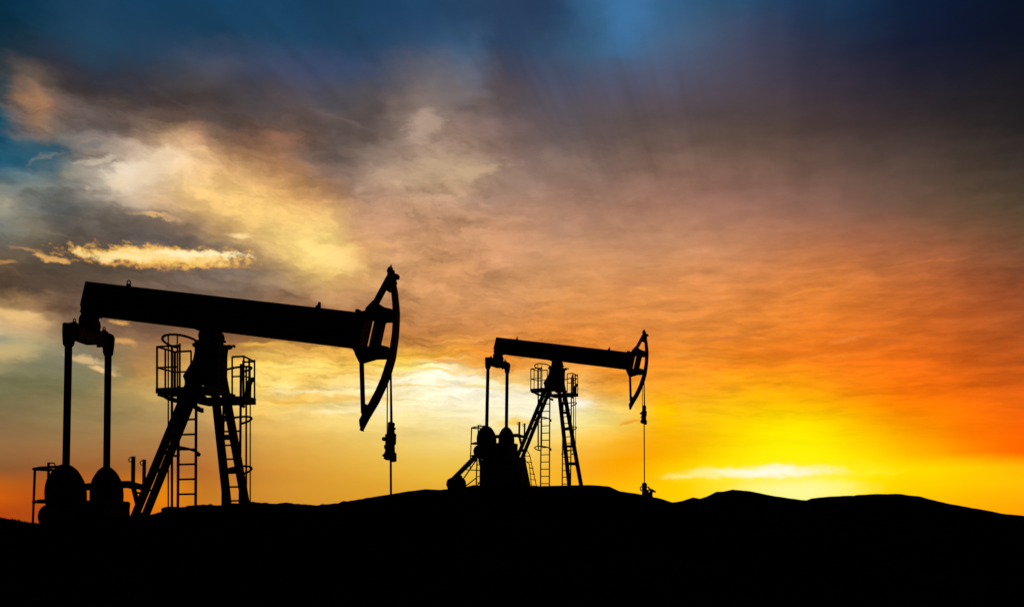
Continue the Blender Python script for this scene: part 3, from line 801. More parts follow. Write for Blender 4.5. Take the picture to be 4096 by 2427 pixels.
# finer readings of the left half (x halved: read at double scale)
LEFT = {
 150: [(0, 32, 48, 58), (250, 52, 50, 62), (500, 42, 55, 72), (750, 58, 65, 85), (1000, 82, 82, 98), (1250, 62, 73, 98), (1500, 58, 72, 105), (1750, 52, 75, 110), (2000, 72, 84, 110), (2200, 60, 85, 115), (2350, 75, 105, 135), (2480, 48, 63, 92)],
 200: [(0, 70, 70, 72), (100, 95, 82, 72), (200, 122, 97, 78), (300, 72, 64, 62), (450, 56, 50, 52), (700, 56, 52, 56), (900, 70, 66, 68), (1000, 78, 73, 76), (1200, 66, 66, 78), (1500, 62, 66, 88), (1750, 62, 74, 102), (1950, 92, 88, 97), (2150, 120, 108, 106), (2300, 100, 95, 104), (2480, 80, 72, 82)],
 250: [(0, 45, 75, 88), (50, 130, 100, 80), (130, 178, 127, 90), (220, 150, 115, 90), (320, 112, 92, 84), (450, 92, 80, 76), (600, 74, 64, 62), (850, 72, 60, 58), (1050, 68, 60, 60), (1250, 82, 76, 78), (1400, 92, 82, 84), (1600, 80, 75, 78), (1850, 88, 80, 80), (2050, 138, 120, 111), (2200, 124, 110, 105), (2400, 92, 80, 80)],
 300: [(0, 32, 82, 105), (50, 75, 90, 98), (130, 148, 114, 92), (250, 135, 110, 92), (400, 120, 105, 98), (550, 118, 98, 88), (700, 112, 90, 79), (900, 108, 86, 74), (1050, 88, 72, 66), (1150, 72, 64, 62), (1350, 86, 74, 72), (1500, 98, 80, 74), (1700, 92, 80, 78), (1900, 100, 86, 82), (2050, 175, 148, 132), (2150, 160, 132, 118), (2300, 135, 112, 104), (2480, 118, 97, 94)],
 350: [(0, 28, 82, 112), (120, 40, 85, 108), (220, 105, 108, 110), (330, 60, 88, 102), (450, 105, 98, 95), (600, 130, 110, 98), (750, 195, 160, 125), (870, 205, 165, 122), (1000, 175, 130, 98), (1100, 120, 92, 76), (1250, 120, 86, 68), (1340, 150, 106, 82), (1450, 130, 98, 80), (1600, 95, 80, 74), (1800, 98, 82, 74), (1950, 120, 102, 92), (2080, 185, 155, 135), (2150, 170, 142, 125), (2300, 160, 130, 112), (2480, 120, 98, 90)],
 400: [(0, 28, 85, 112), (150, 45, 92, 112), (330, 120, 128, 122), (400, 165, 155, 140), (500, 200, 180, 158), (600, 228, 205, 178), (750, 235, 208, 172), (900, 238, 202, 158), (1050, 228, 182, 130), (1150, 195, 145, 102), (1280, 150, 110, 82), (1400, 175, 125, 90), (1500, 140, 112, 96), (1600, 92, 78, 72), (1680, 140, 118, 105), (1800, 150, 125, 108), (1950, 150, 125, 108), (2080, 185, 155, 130), (2200, 185, 155, 125), (2350, 175, 145, 125), (2480, 140, 112, 102)],
 450: [(0, 70, 100, 110), (150, 110, 120, 118), (300, 125, 125, 118), (400, 150, 142, 130), (520, 180, 166, 150), (580, 222, 206, 186), (700, 212, 187, 157), (800, 235, 200, 152), (950, 245, 200, 130), (1100, 246, 200, 128), (1250, 240, 188, 118), (1400, 215, 158, 98), (1500, 200, 145, 98), (1600, 150, 112, 90), (1750, 165, 135, 115), (1900, 190, 158, 128), (2050, 195, 162, 130), (2250, 203, 170, 130), (2400, 175, 142, 122), (2480, 165, 135, 118)],
 500: [(0, 150, 142, 122), (100, 125, 122, 112), (250, 92, 98, 98), (400, 112, 112, 108), (550, 170, 152, 130), (650, 215, 190, 160), (800, 225, 185, 140), (950, 245, 198, 128), (1100, 250, 205, 125), (1300, 250, 205, 120), (1450, 242, 190, 112), (1600, 215, 160, 98), (1700, 190, 142, 108), (1850, 185, 140, 112), (2100, 190, 148, 118), (2300, 185, 145, 120), (2480, 182, 142, 118)],
 550: [(0, 112, 115, 108), (150, 122, 115, 98), (300, 95, 90, 82), (450, 100, 92, 82), (600, 92, 85, 80), (750, 110, 98, 88), (900, 135, 112, 92), (1050, 200, 158, 108), (1200, 240, 195, 118), (1400, 250, 212, 130), (1600, 250, 215, 130), (1700, 215, 165, 110), (1850, 200, 148, 110), (2100, 205, 152, 112), (2300, 215, 160, 118), (2480, 205, 150, 115)],
 590: [(0, 90, 92, 88), (150, 110, 100, 82), (300, 88, 80, 70), (600, 95, 85, 78), (900, 100, 90, 85), (1100, 135, 112, 85), (1250, 195, 155, 100), (1400, 245, 205, 125), (1600, 248, 215, 125), (1750, 222, 172, 108), (1900, 210, 155, 108), (2200, 205, 150, 108), (2480, 205, 148, 108)],
 640: [(0, 120, 95, 68), (150, 85, 72, 60), (300, 88, 75, 62), (600, 98, 84, 70), (900, 118, 100, 88), (1200, 118, 102, 90), (1350, 175, 140, 95), (1450, 235, 195, 110), (1600, 252, 222, 130), (1720, 225, 178, 105), (1850, 205, 155, 105), (2100, 205, 148, 100), (2480, 210, 150, 105)],
 730: [(0, 75, 60, 48), (200, 88, 68, 54), (370, 108, 82, 66), (700, 118, 92, 76), (1100, 135, 108, 90), (1500, 165, 125, 92), (1800, 195, 140, 95), (2100, 210, 150, 95), (2480, 212, 148, 95)],
 760: [(0, 228, 180, 112), (150, 192, 146, 97), (300, 122, 94, 74), (600, 120, 94, 76), (1000, 128, 98, 78), (1500, 160, 115, 80), (1900, 195, 135, 85), (2480, 210, 145, 88)],
 790: [(0, 205, 172, 122), (100, 210, 175, 125), (200, 190, 152, 108), (290, 150, 118, 88), (600, 125, 95, 75), (800, 120, 90, 72), (1150, 120, 84, 60), (1500, 160, 110, 66), (1900, 190, 125, 72), (2480, 208, 136, 75)],
 820: [(0, 140, 140, 118), (150, 175, 158, 115), (290, 150, 128, 95), (600, 130, 98, 75), (760, 135, 102, 75), (1150, 120, 82, 55), (1400, 165, 115, 62), (1800, 190, 125, 66), (2480, 215, 138, 70)],
 850: [(0, 205, 175, 118), (100, 190, 165, 112), (250, 150, 138, 108), (420, 125, 120, 98), (600, 165, 130, 88), (740, 165, 118, 75), (1200, 150, 100, 58), (1350, 165, 112, 58), (1600, 195, 130, 62), (2100, 225, 150, 70), (2200, 238, 162, 65), (2330, 232, 150, 65), (2480, 230, 142, 60)],
 870: [(0, 185, 162, 110), (150, 160, 150, 110), (290, 140, 135, 105), (430, 120, 118, 95), (600, 150, 128, 90), (740, 180, 135, 85), (1180, 205, 150, 72), (1300, 250, 200, 95), (1500, 245, 190, 85), (1700, 248, 192, 80), (2000, 252, 195, 70), (2150, 248, 170, 55), (2330, 240, 145, 50), (2480, 240, 145, 50)],
 900: [(0, 135, 128, 92), (290, 118, 115, 88), (430, 140, 128, 95), (600, 145, 128, 88), (740, 212, 153, 84), (1170, 248, 202, 90), (1300, 250, 205, 95), (1500, 255, 222, 120), (1700, 246, 198, 84), (1980, 255, 225, 120), (2100, 255, 236, 165), (2300, 250, 172, 62), (2480, 245, 150, 52)],
 925: [(0, 118, 115, 82), (430, 125, 120, 85), (700, 195, 150, 85), (1300, 255, 220, 120), (1500, 250, 205, 100), (1700, 250, 215, 125), (2000, 255, 248, 220), (2200, 255, 250, 230), (2320, 255, 230, 150), (2480, 252, 190, 75)],
 950: [(0, 115, 112, 78), (430, 125, 120, 82), (700, 175, 145, 85), (1280, 255, 215, 105), (1350, 255, 230, 155), (1500, 252, 212, 115), (1700, 255, 232, 165), (2000, 255, 240, 190), (2300, 255, 250, 230), (2480, 255, 250, 230)],
 975: [(0, 118, 110, 76), (300, 138, 122, 80), (700, 185, 150, 90), (1280, 250, 210, 115), (1400, 242, 190, 86), (1550, 243, 192, 92), (1650, 255, 228, 160), (1850, 250, 228, 160), (2150, 255, 248, 220), (2300, 252, 240, 205), (2480, 252, 238, 195)],
 680: [(0, 85, 68, 55), (300, 85, 72, 58), (600, 100, 85, 70), (900, 115, 98, 85), (1200, 130, 110, 92), (1400, 150, 122, 92), (1500, 190, 150, 98), (1620, 225, 180, 105), (1750, 215, 165, 100), (1900, 205, 150, 100), (2200, 212, 150, 98), (2480, 208, 148, 98)],
}
def old_row(y, x):
    ks = sorted(SKY_OLD)
    for a, c in zip(ks, ks[1:]):
        if y <= c:
            f = (y - a) / (c - a)
            g = lambda k: [lerp_tab([(p[0], p[i]) for p in SKY_OLD[k]], x) for i in (1, 2, 3)]
            return tuple(u + (v - u) * f for u, v in zip(g(a), g(c)))
SKY_OLD = dict(SKY)
for y_, row_ in LEFT.items():
    SKY[y_] = [(q[0] / 2,) + q[1:] for q in row_] + [(x_,) + old_row(y_, x_) for x_ in ((1330,) if not 940 < y_ < 980 else ()) + (1400, 1430, 1520, 1600, 1700, 1800, 1900, 2000, 2100, 2200, 2350, 2505)]
del SKY[600], SKY[800], SKY[700]
SKY_Y = sorted(SKY)
def sky_at(x, y):
    x = max(0, min(2505, x)); y = max(0, min(1260, y))
    def row(k):
        t = SKY[k]
        return [lerp_tab([(p[0], p[i]) for p in t], x) for i in (1, 2, 3)]
    for a, b in zip(SKY_Y, SKY_Y[1:]):
        if y <= b:
            f = (y - a) / (b - a)
            return [u + (v - u) * f for u, v in zip(row(a), row(b))]
    return row(SKY_Y[-1])

class Nodes:
    def __init__(self, nt): self.nt = nt
    def new(self, t, **kw):
        n = self.nt.nodes.new(t)
        for k, v in kw.items(): setattr(n, k, v)
        return n
    def put(self, sock, v):
        if isinstance(v, bpy.types.NodeSocket): self.nt.links.new(v, sock)
        elif v is not None: sock.default_value = v
    def m(self, op, a, b=None, c=None, clamp=False):
        n = self.new("ShaderNodeMath", operation=op, use_clamp=clamp)
        for i, v in enumerate((a, b, c)): self.put(n.inputs[i], v)
        return n.outputs[0]
    def vm(self, op, a, b=None):
        n = self.new("ShaderNodeVectorMath", operation=op)
        self.put(n.inputs[0], a); self.put(n.inputs[1], b)
        return n.outputs["Value"] if op in ("LENGTH", "DOT_PRODUCT") else n.outputs[0]
    def after(self, col, vec):
        n = self.new("ShaderNodeVectorMath", operation="MULTIPLY_ADD")
        self.put(n.inputs[0], col); n.inputs[1].default_value = (1e-8, 1e-8, 1e-8); self.put(n.inputs[2], vec)
        return n.outputs[0]
    def xyz(self, x, y, z=0.0):
        n = self.new("ShaderNodeCombineXYZ")
        for i, v in enumerate((x, y, z)): self.put(n.inputs[i], v)
        return n.outputs[0]
    def noise(self, vec, scale=1.0, detail=5.0, rough=0.5, lac=2.0, dist=0.0, color=False):
        n = self.new("ShaderNodeTexNoise")
        self.put(n.inputs["Vector"], vec)
        n.inputs["Scale"].default_value = scale
        n.inputs["Detail"].default_value = detail
        n.inputs["Roughness"].default_value = rough
        n.inputs["Lacunarity"].default_value = lac
        n.inputs["Distortion"].default_value = dist
        return n.outputs["Color" if color else "Fac"]
    def ramp01(self, v, lo, hi, smooth=True):
        n = self.new("ShaderNodeMapRange", interpolation_type="SMOOTHSTEP" if smooth else "LINEAR")
        n.clamp = True
        self.put(n.inputs["Value"], v)
        n.inputs["From Min"].default_value = lo
        n.inputs["From Max"].default_value = hi
        return n.outputs["Result"]
    def mix(self, f, a, b, mode="MIX"):
        n = self.new("ShaderNodeMix", data_type="RGBA", blend_type=mode)
        n.clamp_factor = True
        self.put(n.inputs[0], f)
        for i, v in ((6, a), (7, b)):
            self.put(n.inputs[i], v if isinstance(v, bpy.types.NodeSocket) else (*v, 1.0))
        return n.outputs[2]


def build_sky():
    w = bpy.data.worlds.new("World")
    SC.world = w
    w.use_nodes = True
    nt = w.node_tree
    bg = nt.nodes["Background"]
    N = Nodes(nt)
    d = N.new("ShaderNodeTexCoord").outputs["Generated"]
    sp = N.new("ShaderNodeSeparateXYZ"); N.put(sp.inputs[0], d)
    x, y, z = sp.outputs
    az = N.m("MULTIPLY", N.m("ARCTAN2", x, y), 180 / math.pi)
    el = N.m("MULTIPLY", N.m("ARCSINE", z), 180 / math.pi)
    ang = N.xyz(az, el, 0.0)

    # cloud texture fields
    v1 = N.xyz(N.m("MULTIPLY", az, 0.10), N.m("MULTIPLY", el, 0.19), 3.1)
    wcol = N.noise(v1, 1.6, 8.0, 0.56, color=True)
    ws = N.new("ShaderNodeSeparateColor"); N.put(ws.inputs[0], wcol)
    wx = N.m("SUBTRACT", ws.outputs[0], 0.5)
    wy = N.m("SUBTRACT", ws.outputs[1], 0.5)
    # finer warp for small clouds
    v2 = N.xyz(N.m("MULTIPLY", az, 0.45), N.m("MULTIPLY", el, 0.9), 7.7)
    fcol = N.noise(v2, 1.5, 7.0, 0.62, color=True)
    fs = N.new("ShaderNodeSeparateColor"); N.put(fs.inputs[0], fcol)
    fine = N.m("SUBTRACT", fs.outputs[0], 0.5)
    ang_f = N.xyz(N.m("MULTIPLY_ADD", N.m("SUBTRACT", fs.outputs[1], 0.5), 2.2, az), N.m("MULTIPLY_ADD", N.m("SUBTRACT", fs.outputs[2], 0.5), 0.9, el), 0.0)

    low = N.ramp01(el, 1.0, 9.0)                                  # warp dies away towards the horizon
    rightcalm = N.m("SUBTRACT", 1.0, N.m("MULTIPLY", N.ramp01(az, 2.0, 12.0), 0.45))
    amp = N.m("MULTIPLY", N.m("ADD", 0.25, N.m("MULTIPLY", low, 0.75)), rightcalm)
    az_w = N.m("ADD", N.m("MULTIPLY_ADD", N.m("MULTIPLY", wx, amp), 2.8, az), N.m("MULTIPLY", N.m("MULTIPLY", N.m("SUBTRACT", fs.outputs[1], 0.5), amp), 1.7))
    el_w = N.m("ADD", N.m("MULTIPLY_ADD", N.m("MULTIPLY", wy, amp), 1.8, el), N.m("MULTIPLY", N.m("MULTIPLY", N.m("SUBTRACT", fs.outputs[2], 0.5), amp), 1.1))
    angw = N.xyz(az_w, el_w, 0.0)
    # base colours: rows of elevation, each a ramp along azimuth
    els = [0.6, 1.4, 2.2, 3.0, 3.8, 4.8, 5.8, 6.4, 7.0, 7.6, 8.2, 8.9, 9.6, 10.3, 11.1, 12.0, 13.0, 14.0, 15.0, 16.0, 17.0, 18.0, 19.0, 20.0, 21.0, 22.0, 23.0, 24.2, 25.6, 27.2]
    AZ0, AZ1 = -28.5, 28.9
    stops = [AZ0 + 1.4 * k for k in range(21)] + [2.4 + 2.65 * k for k in range(11)]
    NA = len(stops)
    fac = N.ramp01(az_w, AZ0, AZ1, smooth=False)
    col = None
    for i, e in enumerate(els):
        n = N.new("ShaderNodeValToRGB")
        cr = n.color_ramp
        cr.interpolation = "CARDINAL"
        for k in range(NA):
            a = stops[k]
            X = CX / S_ + FD * math.tan(R(a))
            Y = HY / S_ - FD * math.tan(R(e)) / math.cos(R(a))
            c = (*lin(sky_at(X, Y)), 1.0)
            p = (a - AZ0) / (AZ1 - AZ0)
            if k < 2:
                el_ = cr.elements[0] if k == 0 else cr.elements[1]
                el_.position = p
            else:
                el_ = cr.elements.new(p)
            el_.color = c
        # (the tiny term only makes the rows evaluate one after another, which keeps the shader small)
        N.put(n.inputs[0], fac if col is None else N.m("MULTIPLY_ADD", col, 1e-8, fac))
        c = n.outputs[0]
        col = c if col is None else N.mix(N.ramp01(N.m("MULTIPLY_ADD", col, 1e-8, el_w), els[i - 1], e, smooth=False), col, c)

    # soft brightness texture of the deck: lumpy at left and middle height, combed into streaks lower down
    lump = N.noise(N.xyz(N.m("MULTIPLY", az_w, 0.16), N.m("MULTIPLY", el_w, 0.30), 11.0), 1.0, 10.0, 0.65)
    leftness = N.m("SUBTRACT", 1.0, N.m("MULTIPLY", N.ramp01(az, -6.0, 6.0), 0.62))
    band = N.m("MULTIPLY", N.ramp01(el, 4.0, 11.0), N.m("SUBTRACT", 1.0, N.m("MULTIPLY", N.ramp01(el, 19.0, 26.0), 0.55)))
    g = N.m("MULTIPLY", N.m("MULTIPLY", N.m("SUBTRACT", lump, 0.5), 0.9), N.m("MULTIPLY", leftness, band))
    streak = N.noise(N.xyz(N.m("MULTIPLY", az_w, 0.13), N.m("ADD", N.m("MULTIPLY", el_w, 0.95), N.m("MULTIPLY", az, 0.03)), 5.0), 1.0, 9.0, 0.68)
    sband = N.m("MULTIPLY", N.ramp01(el, 3.0, 7.0), N.m("SUBTRACT", 1.0, N.ramp01(el, 12.0, 18.0)))
    g2 = N.m("MULTIPLY", N.m("MULTIPLY", N.m("SUBTRACT", streak, 0.5), 1.05), sband)
    # golden ripples above the bright gap on the left
    rip = N.noise(N.xyz(N.m("MULTIPLY", az_w, 0.42), N.m("ADD", N.m("MULTIPLY", el_w, 3.4), N.m("MULTIPLY", az, 0.05)), 9.0), 1.0, 7.0, 0.6)
    rband = N.m("MULTIPLY", N.m("MULTIPLY", N.ramp01(el, 5.5, 7.5), N.m("SUBTRACT", 1.0, N.ramp01(el, 10.0, 12.5))), N.m("MULTIPLY", N.ramp01(az, -16.0, -13.0), N.m("SUBTRACT", 1.0, N.m("MULTIPLY", N.ramp01(az, 2.0, 8.0), 0.75))))
    g2 = N.m("ADD", g2, N.m("MULTIPLY", N.m("MULTIPLY", N.m("SUBTRACT", rip, 0.52), 1.5), rband))
    # faint shafts fanning out from the sun
    sa, se = dir_deg(1900, 1215)
    phi = N.m("ARCTAN2", N.m("SUBTRACT", el, se), N.m("SUBTRACT", az, sa))
    shaft = N.noise(N.xyz(N.m("MULTIPLY", phi, 10.5), 0.0, 2.0), 1.0, 3.0, 0.6)
    sdist = N.vm("LENGTH", N.vm("SUBTRACT", ang, (sa, se, 0.0)))
    shaft_amp = N.m("MULTIPLY_ADD", N.m("MULTIPLY", N.ramp01(el, 16.0, 24.0), N.m("SUBTRACT", 1.0, N.ramp01(az, 9.0, 17.0))), 0.60, 0.22)
    g3 = N.m("MULTIPLY", N.m("SUBTRACT", shaft, 0.5), N.m("MULTIPLY", N.ramp01(sdist, 8.0, 20.0), shaft_amp))
    # thin combed cirrus, drawn out down to the right
    cz = N.new("ShaderNodeMapping"); N.put(cz.inputs["Vector"], angw)
    cz.inputs["Rotation"].default_value = (0, 0, R(16)); cz.inputs["Scale"].default_value = (0.22, 0.9, 1)
    cirr = N.noise(cz.outputs[0], 1.0, 10.0, 0.68)
    g4 = N.m("MULTIPLY", N.m("MULTIPLY", N.m("SUBTRACT", cirr, 0.5), 1.1), N.m("MULTIPLY", leftness, N.m("MULTIPLY", N.ramp01(el, 9.0, 13.0), N.m("SUBTRACT", 1.0, N.ramp01(el, 19.5, 24.0)))))
    g3 = N.m("ADD", g3, g4)
    # shafts come and go along their length
    patch = N.ramp01(N.noise(N.xyz(N.m("MULTIPLY", az, 0.13), N.m("MULTIPLY", el, 0.13), 21.0), 1.0, 2.0, 0.5), 0.38, 0.62)
    g3 = N.m("MULTIPLY", g3, N.m("MULTIPLY_ADD", patch, 1.1, 0.45))
    # broken cloud with clearer edges on the left, mottled ripples on the right
    bk = N.noise(N.xyz(N.m("MULTIPLY_ADD", fine, 0.5, N.m("MULTIPLY", az_w, 0.36)), N.m("MULTIPLY_ADD", fine, 0.35, N.m("MULTIPLY_ADD", az, 0.10, N.m("MULTIPLY", el_w, 0.80))), 31.0), 1.0, 9.0, 0.62)
    bm1 = N.m("MULTIPLY", leftness, N.m("MULTIPLY", N.ramp01(el, 8.5, 12.5), N.m("SUBTRACT", 1.0, N.ramp01(el, 20.5, 24.0))))
    g5 = N.m("MULTIPLY", N.m("SUBTRACT", N.ramp01(bk, 0.42, 0.60), 0.5), N.m("MULTIPLY", bm1, 0.21))
    mt = N.noise(N.xyz(N.m("MULTIPLY_ADD", fine, 0.4, N.m("MULTIPLY", az, 0.30)), N.m("MULTIPLY_ADD", fine, 0.5, N.m("MULTIPLY_ADD", az, -0.03, N.m("MULTIPLY", el, 1.5))), 41.0), 1.0, 8.0, 0.62)
    bm2 = N.m("MULTIPLY", N.ramp01(az, 0.0, 6.0), N.m("MULTIPLY", N.ramp01(el, 4.5, 7.5), N.m("SUBTRACT", 1.0, N.ramp01(el, 12.0, 18.0))))
    g6 = N.m("MULTIPLY", N.m("SUBTRACT", N.ramp01(mt, 0.40, 0.62), 0.5), N.m("MULTIPLY", bm2, 0.16))
    g3 = N.m("ADD", g3, N.m("ADD", g5, g6))
    gain = N.m("ADD", 1.0, N.m("ADD", g, N.m("ADD", g2, g3)))
    gain = N.m("MAXIMUM", gain, 0.35)
    col = N.mix(1.0, col, N.xyz(gain, N.m("POWER", gain, 1.05), N.m("POWER", gain, 1.10)), "MULTIPLY")

    # individual clouds and gleams: centre, half axes (2505-wide scale), tilt, colour, strength, softness, ragged
    def blob(c, a, b, rot, rgb, op=1.0, soft=0.8, rag=0.5, src=None, mode="MIX"):
        nonlocal col
        ca, ce = dir_deg(*c)
        k = 180 / math.pi / FD * math.cos(R(ca))
        mp = N.new("ShaderNodeMapping", vector_type="TEXTURE")
        N.put(mp.inputs["Vector"], N.after(col, ang_f))
        mp.inputs["Location"].default_value = (ca, ce, 0)
        mp.inputs["Rotation"].default_value = (0, 0, R(rot))
        mp.inputs["Scale"].default_value = (a * k, b * k, 1)
        dd = N.vm("LENGTH", mp.outputs[0])
        dd = N.m("MULTIPLY_ADD", fine, rag, dd)
        f = N.ramp01(dd, 1.0, 1.0 - soft)
        col = N.mix(N.m("MULTIPLY", f, op), col, lin(rgb), mode)
    for args in CLOUDS:
        blob(*args)
    # the bright sunlit bar of cloud, lumpy along its edges
    lb = N.noise(N.xyz(N.m("MULTIPLY", az, 1.6), N.m("MULTIPLY", el, 2.6), 1.0), 1.0, 6.0, 0.65)
    for c, a, b, rot, rgb, op in (((392, 628), 235, 28, 2.0, (212, 142, 66), .95), ((395, 626), 215, 25, 2.0, (250, 198, 102), 1.0), ((400, 624), 195, 15, 2.5, (255, 226, 150), .8), ((480, 621), 140, 9, 2.5, (255, 242, 190), .8), ((290, 628), 90, 10, 4, (255, 234, 165), .7), ((135, 634), 50, 7, -4, (236, 178, 98), .8)):
        ca, ce = dir_deg(*c)
        k = 180 / math.pi / FD * math.cos(R(ca))
        mp = N.new("ShaderNodeMapping", vector_type="TEXTURE")
        N.put(mp.inputs["Vector"], N.after(col, ang_f))
        mp.inputs["Location"].default_value = (ca, ce, 0)
        mp.inputs["Rotation"].default_value = (0, 0, R(rot))
        mp.inputs["Scale"].default_value = (a * k, b * k, 1)
        dd = N.m("MULTIPLY_ADD", N.m("SUBTRACT", lb, 0.5), 2.0, N.vm("LENGTH", mp.outputs[0]))
        f = N.m("MULTIPLY", N.ramp01(dd, 1.15, 0.4), op)
        col = N.mix(f, col, lin(rgb))

    # above and behind: the plain dusk sky takes over
    sky = N.new("ShaderNodeTexSky", sky_type="NISHITA")
    sky.sun_disc = False
    sky.sun_elevation = SUN_EL
    sky.sun_rotation = SUN_AZ
    dusk = N.mix(1.0, sky.outputs[0], (0.012, 0.012, 0.012), "MULTIPLY")
    out = N.m("MAXIMUM", N.ramp01(N.m("ABSOLUTE", az), 30.0, 75.0), N.ramp01(el, 31.0, 60.0))
    col = N.mix(out, col, dusk)
    N.put(bg.inputs["Color"], col)
    bg.inputs["Strength"].default_value = 1.0
    w.cycles.sampling_method = "MANUAL"
    w.cycles.sample_map_resolution = 512

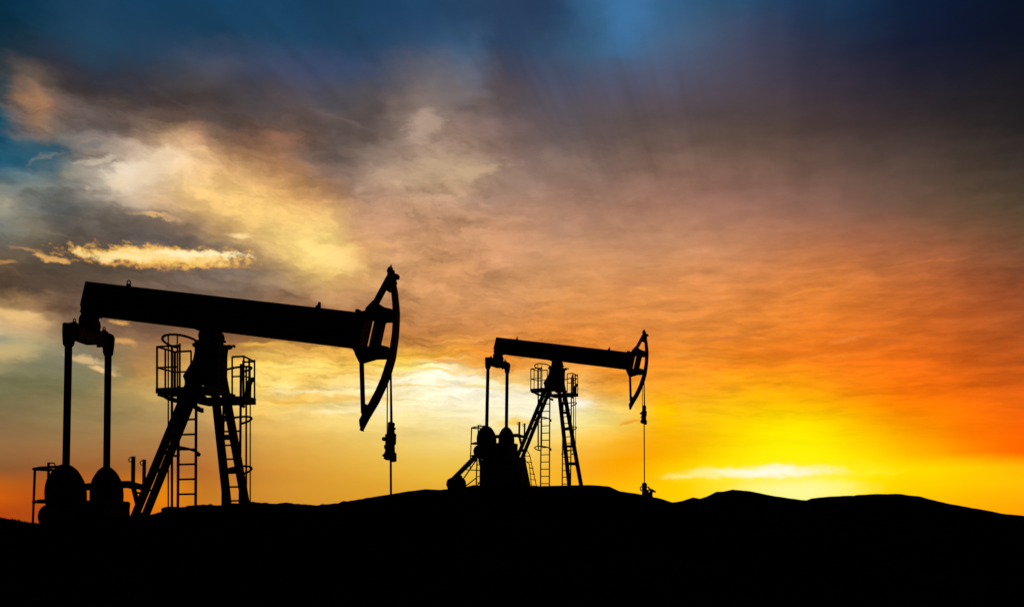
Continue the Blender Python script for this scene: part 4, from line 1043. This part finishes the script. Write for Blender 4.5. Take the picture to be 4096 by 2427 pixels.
CLOUDS = [
    # (centre, half length, half height, tilt, colour, strength, softness, ragged)
    ((85, 385), 140, 46, 8, (34, 84, 108), .7, .8, 1.0),
    ((110, 388), 75, 9, 24, (118, 124, 120), .7, .9, 1.3),
    ((60, 340), 70, 9, -12, (96, 100, 102), .5, .9, 1.3),
    ((50, 455), 90, 12, 14, (132, 136, 128), .6, .9, 1.3),
    ((235, 395), 70, 10, 20, (206, 190, 168), .7, .9, 1.4),
    ((150, 505), 110, 10, 12, (92, 98, 98), .6, .9, 1.3),
    ((90, 560), 120, 9, -6, (128, 118, 98), .6, .9, 1.3),
    ((480, 270), 150, 10, -18, (84, 76, 76), .5, .95, 1.3),
    ((860, 300), 120, 9, -14, (112, 98, 94), .5, .95, 1.3),
    ((900, 540), 110, 9, 5, (214, 164, 118), .5, .95, 1.3),
    ((1130, 520), 140, 10, 4, (200, 152, 118), .5, .95, 1.3),
    ((215, 360), 60, 12, 30, (112, 112, 112), .6, .9, 1.2),
    ((345, 420), 125, 46, 26, (238, 212, 176), .7, .6, 1.3),
    ((205, 425), 70, 22, 15, (160, 150, 136), .6, .8, 1.2),
    ((1040, 308), 58, 46, 20, (190, 164, 144), .6, .7, 1.5),
    ((1060, 400), 75, 24, -10, (200, 170, 138), .5, .7, 1.5),
    ((1160, 418), 95, 22, 8, (206, 176, 136), .6, .7, 1.5),
    ((960, 430), 95, 16, 5, (192, 160, 130), .5, .7, 1.5),
    ((815, 635), 115, 36, -14, (252, 216, 140), .5, .8, 1.1),
    ((690, 337), 70, 22, 4, (156, 110, 86), .7, .9, .9),
    ((1110, 418), 175, 42, 6, (200, 170, 138), .4, .95, 1.1),
    ((1120, 240), 130, 20, 4, (122, 114, 116), .5, .95, .9),
    ((310, 415), 70, 28, 22, (240, 224, 200), .6, .95, .9),
    ((590, 577), 55, 10, -3, (255, 220, 150), .9, .9, .8),
    ((380, 528), 80, 7, 1, (236, 188, 124), .8, .9, .8),
    ((930, 600), 90, 9, 8, (226, 168, 108), .6, .9, .8),
    ((840, 612), 60, 9, 12, (255, 214, 130), .6, .9, .9),
    ((70, 612), 60, 7, -10, (196, 146, 90), .6, .9, 1.2),
    ((15, 642), 36, 6, 5, (210, 155, 90), .6, .9, .8),
    ((30, 770), 120, 22, -9, (242, 198, 130), .75, .9, .7),
    ((35, 862), 80, 28, 10, (205, 178, 120), .6, .9, .8),
    ((215, 880), 80, 12, -14, (236, 198, 138), .7, .95, 1.1),
    ((245, 905), 50, 10, -16, (250, 205, 140), .8, .9, 1.0),
    ((300, 832), 40, 12, -15, (226, 168, 96), .8, .9, 1.0),
    ((290, 788), 40, 10, -5, (230, 170, 90), .8, .9, 1.0),
    ((640, 842), 80, 9, 6, (240, 182, 76), .9, .9, 1.0),
    ((1100, 655), 120, 12, 2, (226, 162, 100), .5, .95, .8),
    ((960, 880), 170, 14, 4, (255, 206, 78), .6, .95, 1.1),
    ((1130, 926), 180, 16, -8, (255, 249, 218), .7, .95, 1.2),
    ((850, 975), 150, 14, 1, (238, 184, 72), .7, .95, 1.0),
    ((960, 1000), 150, 16, 3, (255, 242, 196), .6, .95, 1.0),
    ((1260, 985), 220, 46, -4, (255, 248, 218), .5, .95, .6),
    ((1405, 985), 60, 24, 0, (255, 252, 232), .8, .95, .5),
    ((1060, 905), 150, 6, -4, (255, 215, 95), .8, .9, 1.2),
    ((1180, 947), 140, 5, -7, (255, 222, 120), .8, .9, 1.2),
    ((1000, 940), 130, 5, -2, (250, 202, 92), .8, .9, 1.2),
    ((760, 960), 140, 7, 1, (255, 238, 175), .85, .9, 1.2),
    ((700, 984), 120, 7, 1, (240, 184, 78), .8, .9, 1.2),
    ((830, 1010), 75, 8, 4, (255, 238, 180), .8, .9, 1.2),
    ((690, 895), 110, 6, 2, (255, 228, 125), .85, .9, 1.2),
    ((880, 915), 140, 6, 0, (240, 182, 72), .8, .9, 1.2),
    ((760, 872), 150, 7, 3, (240, 175, 80), .7, .9, 1.2),
    ((1090, 880), 150, 8, -5, (238, 152, 58), .7, .9, 1.2),
    ((1990, 712), 130, 8, 3, (240, 142, 58), .7, .95, 1.1),
    ((2270, 640), 120, 7, 2, (202, 114, 62), .6, .95, 1.1),
    ((2080, 828), 60, 5, 10, (238, 134, 58), .8, .9, 1.0),
    ((2180, 836), 110, 16, -6, (198, 96, 36), .55, .95, 1.1),
    ((1777, 826), 110, 10, 4, (208, 116, 58), .55, .95, 1.1),
    ((1550, 690), 90, 16, 4, (196, 122, 84), .5, .95, 1.1),
    ((1420, 742), 110, 10, 3, (226, 156, 92), .5, .95, 1.1),
    ((1790, 898), 140, 8, -3, (246, 124, 34), .6, .95, 1.1),
    ((1640, 868), 150, 9, 2, (248, 156, 56), .6, .95, 1.1),
    ((2020, 876), 150, 8, 3, (250, 140, 36), .5, .95, 1.1),
    ((2330, 770), 120, 14, -4, (176, 84, 34), .5, .95, 1.1),
    ((1545, 1030), 55, 6, 8, (238, 156, 38), .8, .9, 1.0),
    ((1650, 1017), 40, 4, 5, (240, 170, 40), .7, .9, 1.0),
    ((1400, 640), 130, 9, 4, (216, 158, 114), .5, .95, 1.1),
    ((1700, 604), 160, 12, 5, (186, 126, 92), .4, .95, 1.1),
    ((1265, 1036), 75, 13, 4, (250, 200, 50), .85, .9, .8),
    ((1130, 1020), 90, 8, 3, (255, 246, 214), .6, .95, .9),
    ((1890, 1140), 360, 62, 0, (255, 240, 0), .45, 1.0, .05),
    ((1890, 1157), 320, 34, 1.0, (255, 236, 60), .9, 1.0, .2),
    ((1870, 1154), 245, 21, 1.0, (255, 253, 228), 1.0, 1.0, .25),
    ((1690, 1163), 110, 8, 2, (255, 238, 130), .9, .9, .3),
    ((2150, 1156), 80, 6, 1, (255, 240, 60), .4, .95, .3),
    ((1950, 1200), 210, 46, 0, (255, 249, 160), .85, 1.0, .05),
    ((1535, 40), 80, 110, -20, (64, 116, 166), .7, .95, .3),
]
SUN_EL, SUN_AZ = R(1.2), R(14.9)
build_sky()

# the sun itself: just at the skyline, behind the saddle between the far hills
sd = bpy.data.lights.new("sun", "SUN")
so = bpy.data.objects.new("sun", sd)
COL.objects.link(so)
sd.energy = 0.6
sd.angle = R(0.5)
sd.color = (1.0, 0.62, 0.28)
dv = Vector((math.sin(SUN_AZ) * math.cos(SUN_EL), math.cos(SUN_AZ) * math.cos(SUN_EL), math.sin(SUN_EL)))
so.rotation_euler = dv.to_track_quat("Z", "Y").to_euler()

SC.view_settings.view_transform = "Standard"
SC.view_settings.look = "None"
SC.view_settings.exposure = 0.0
SC.view_settings.gamma = 1.0
SC.render.engine = "CYCLES"
SC.cycles.max_bounces = 4
SC.cycles.use_denoising = False
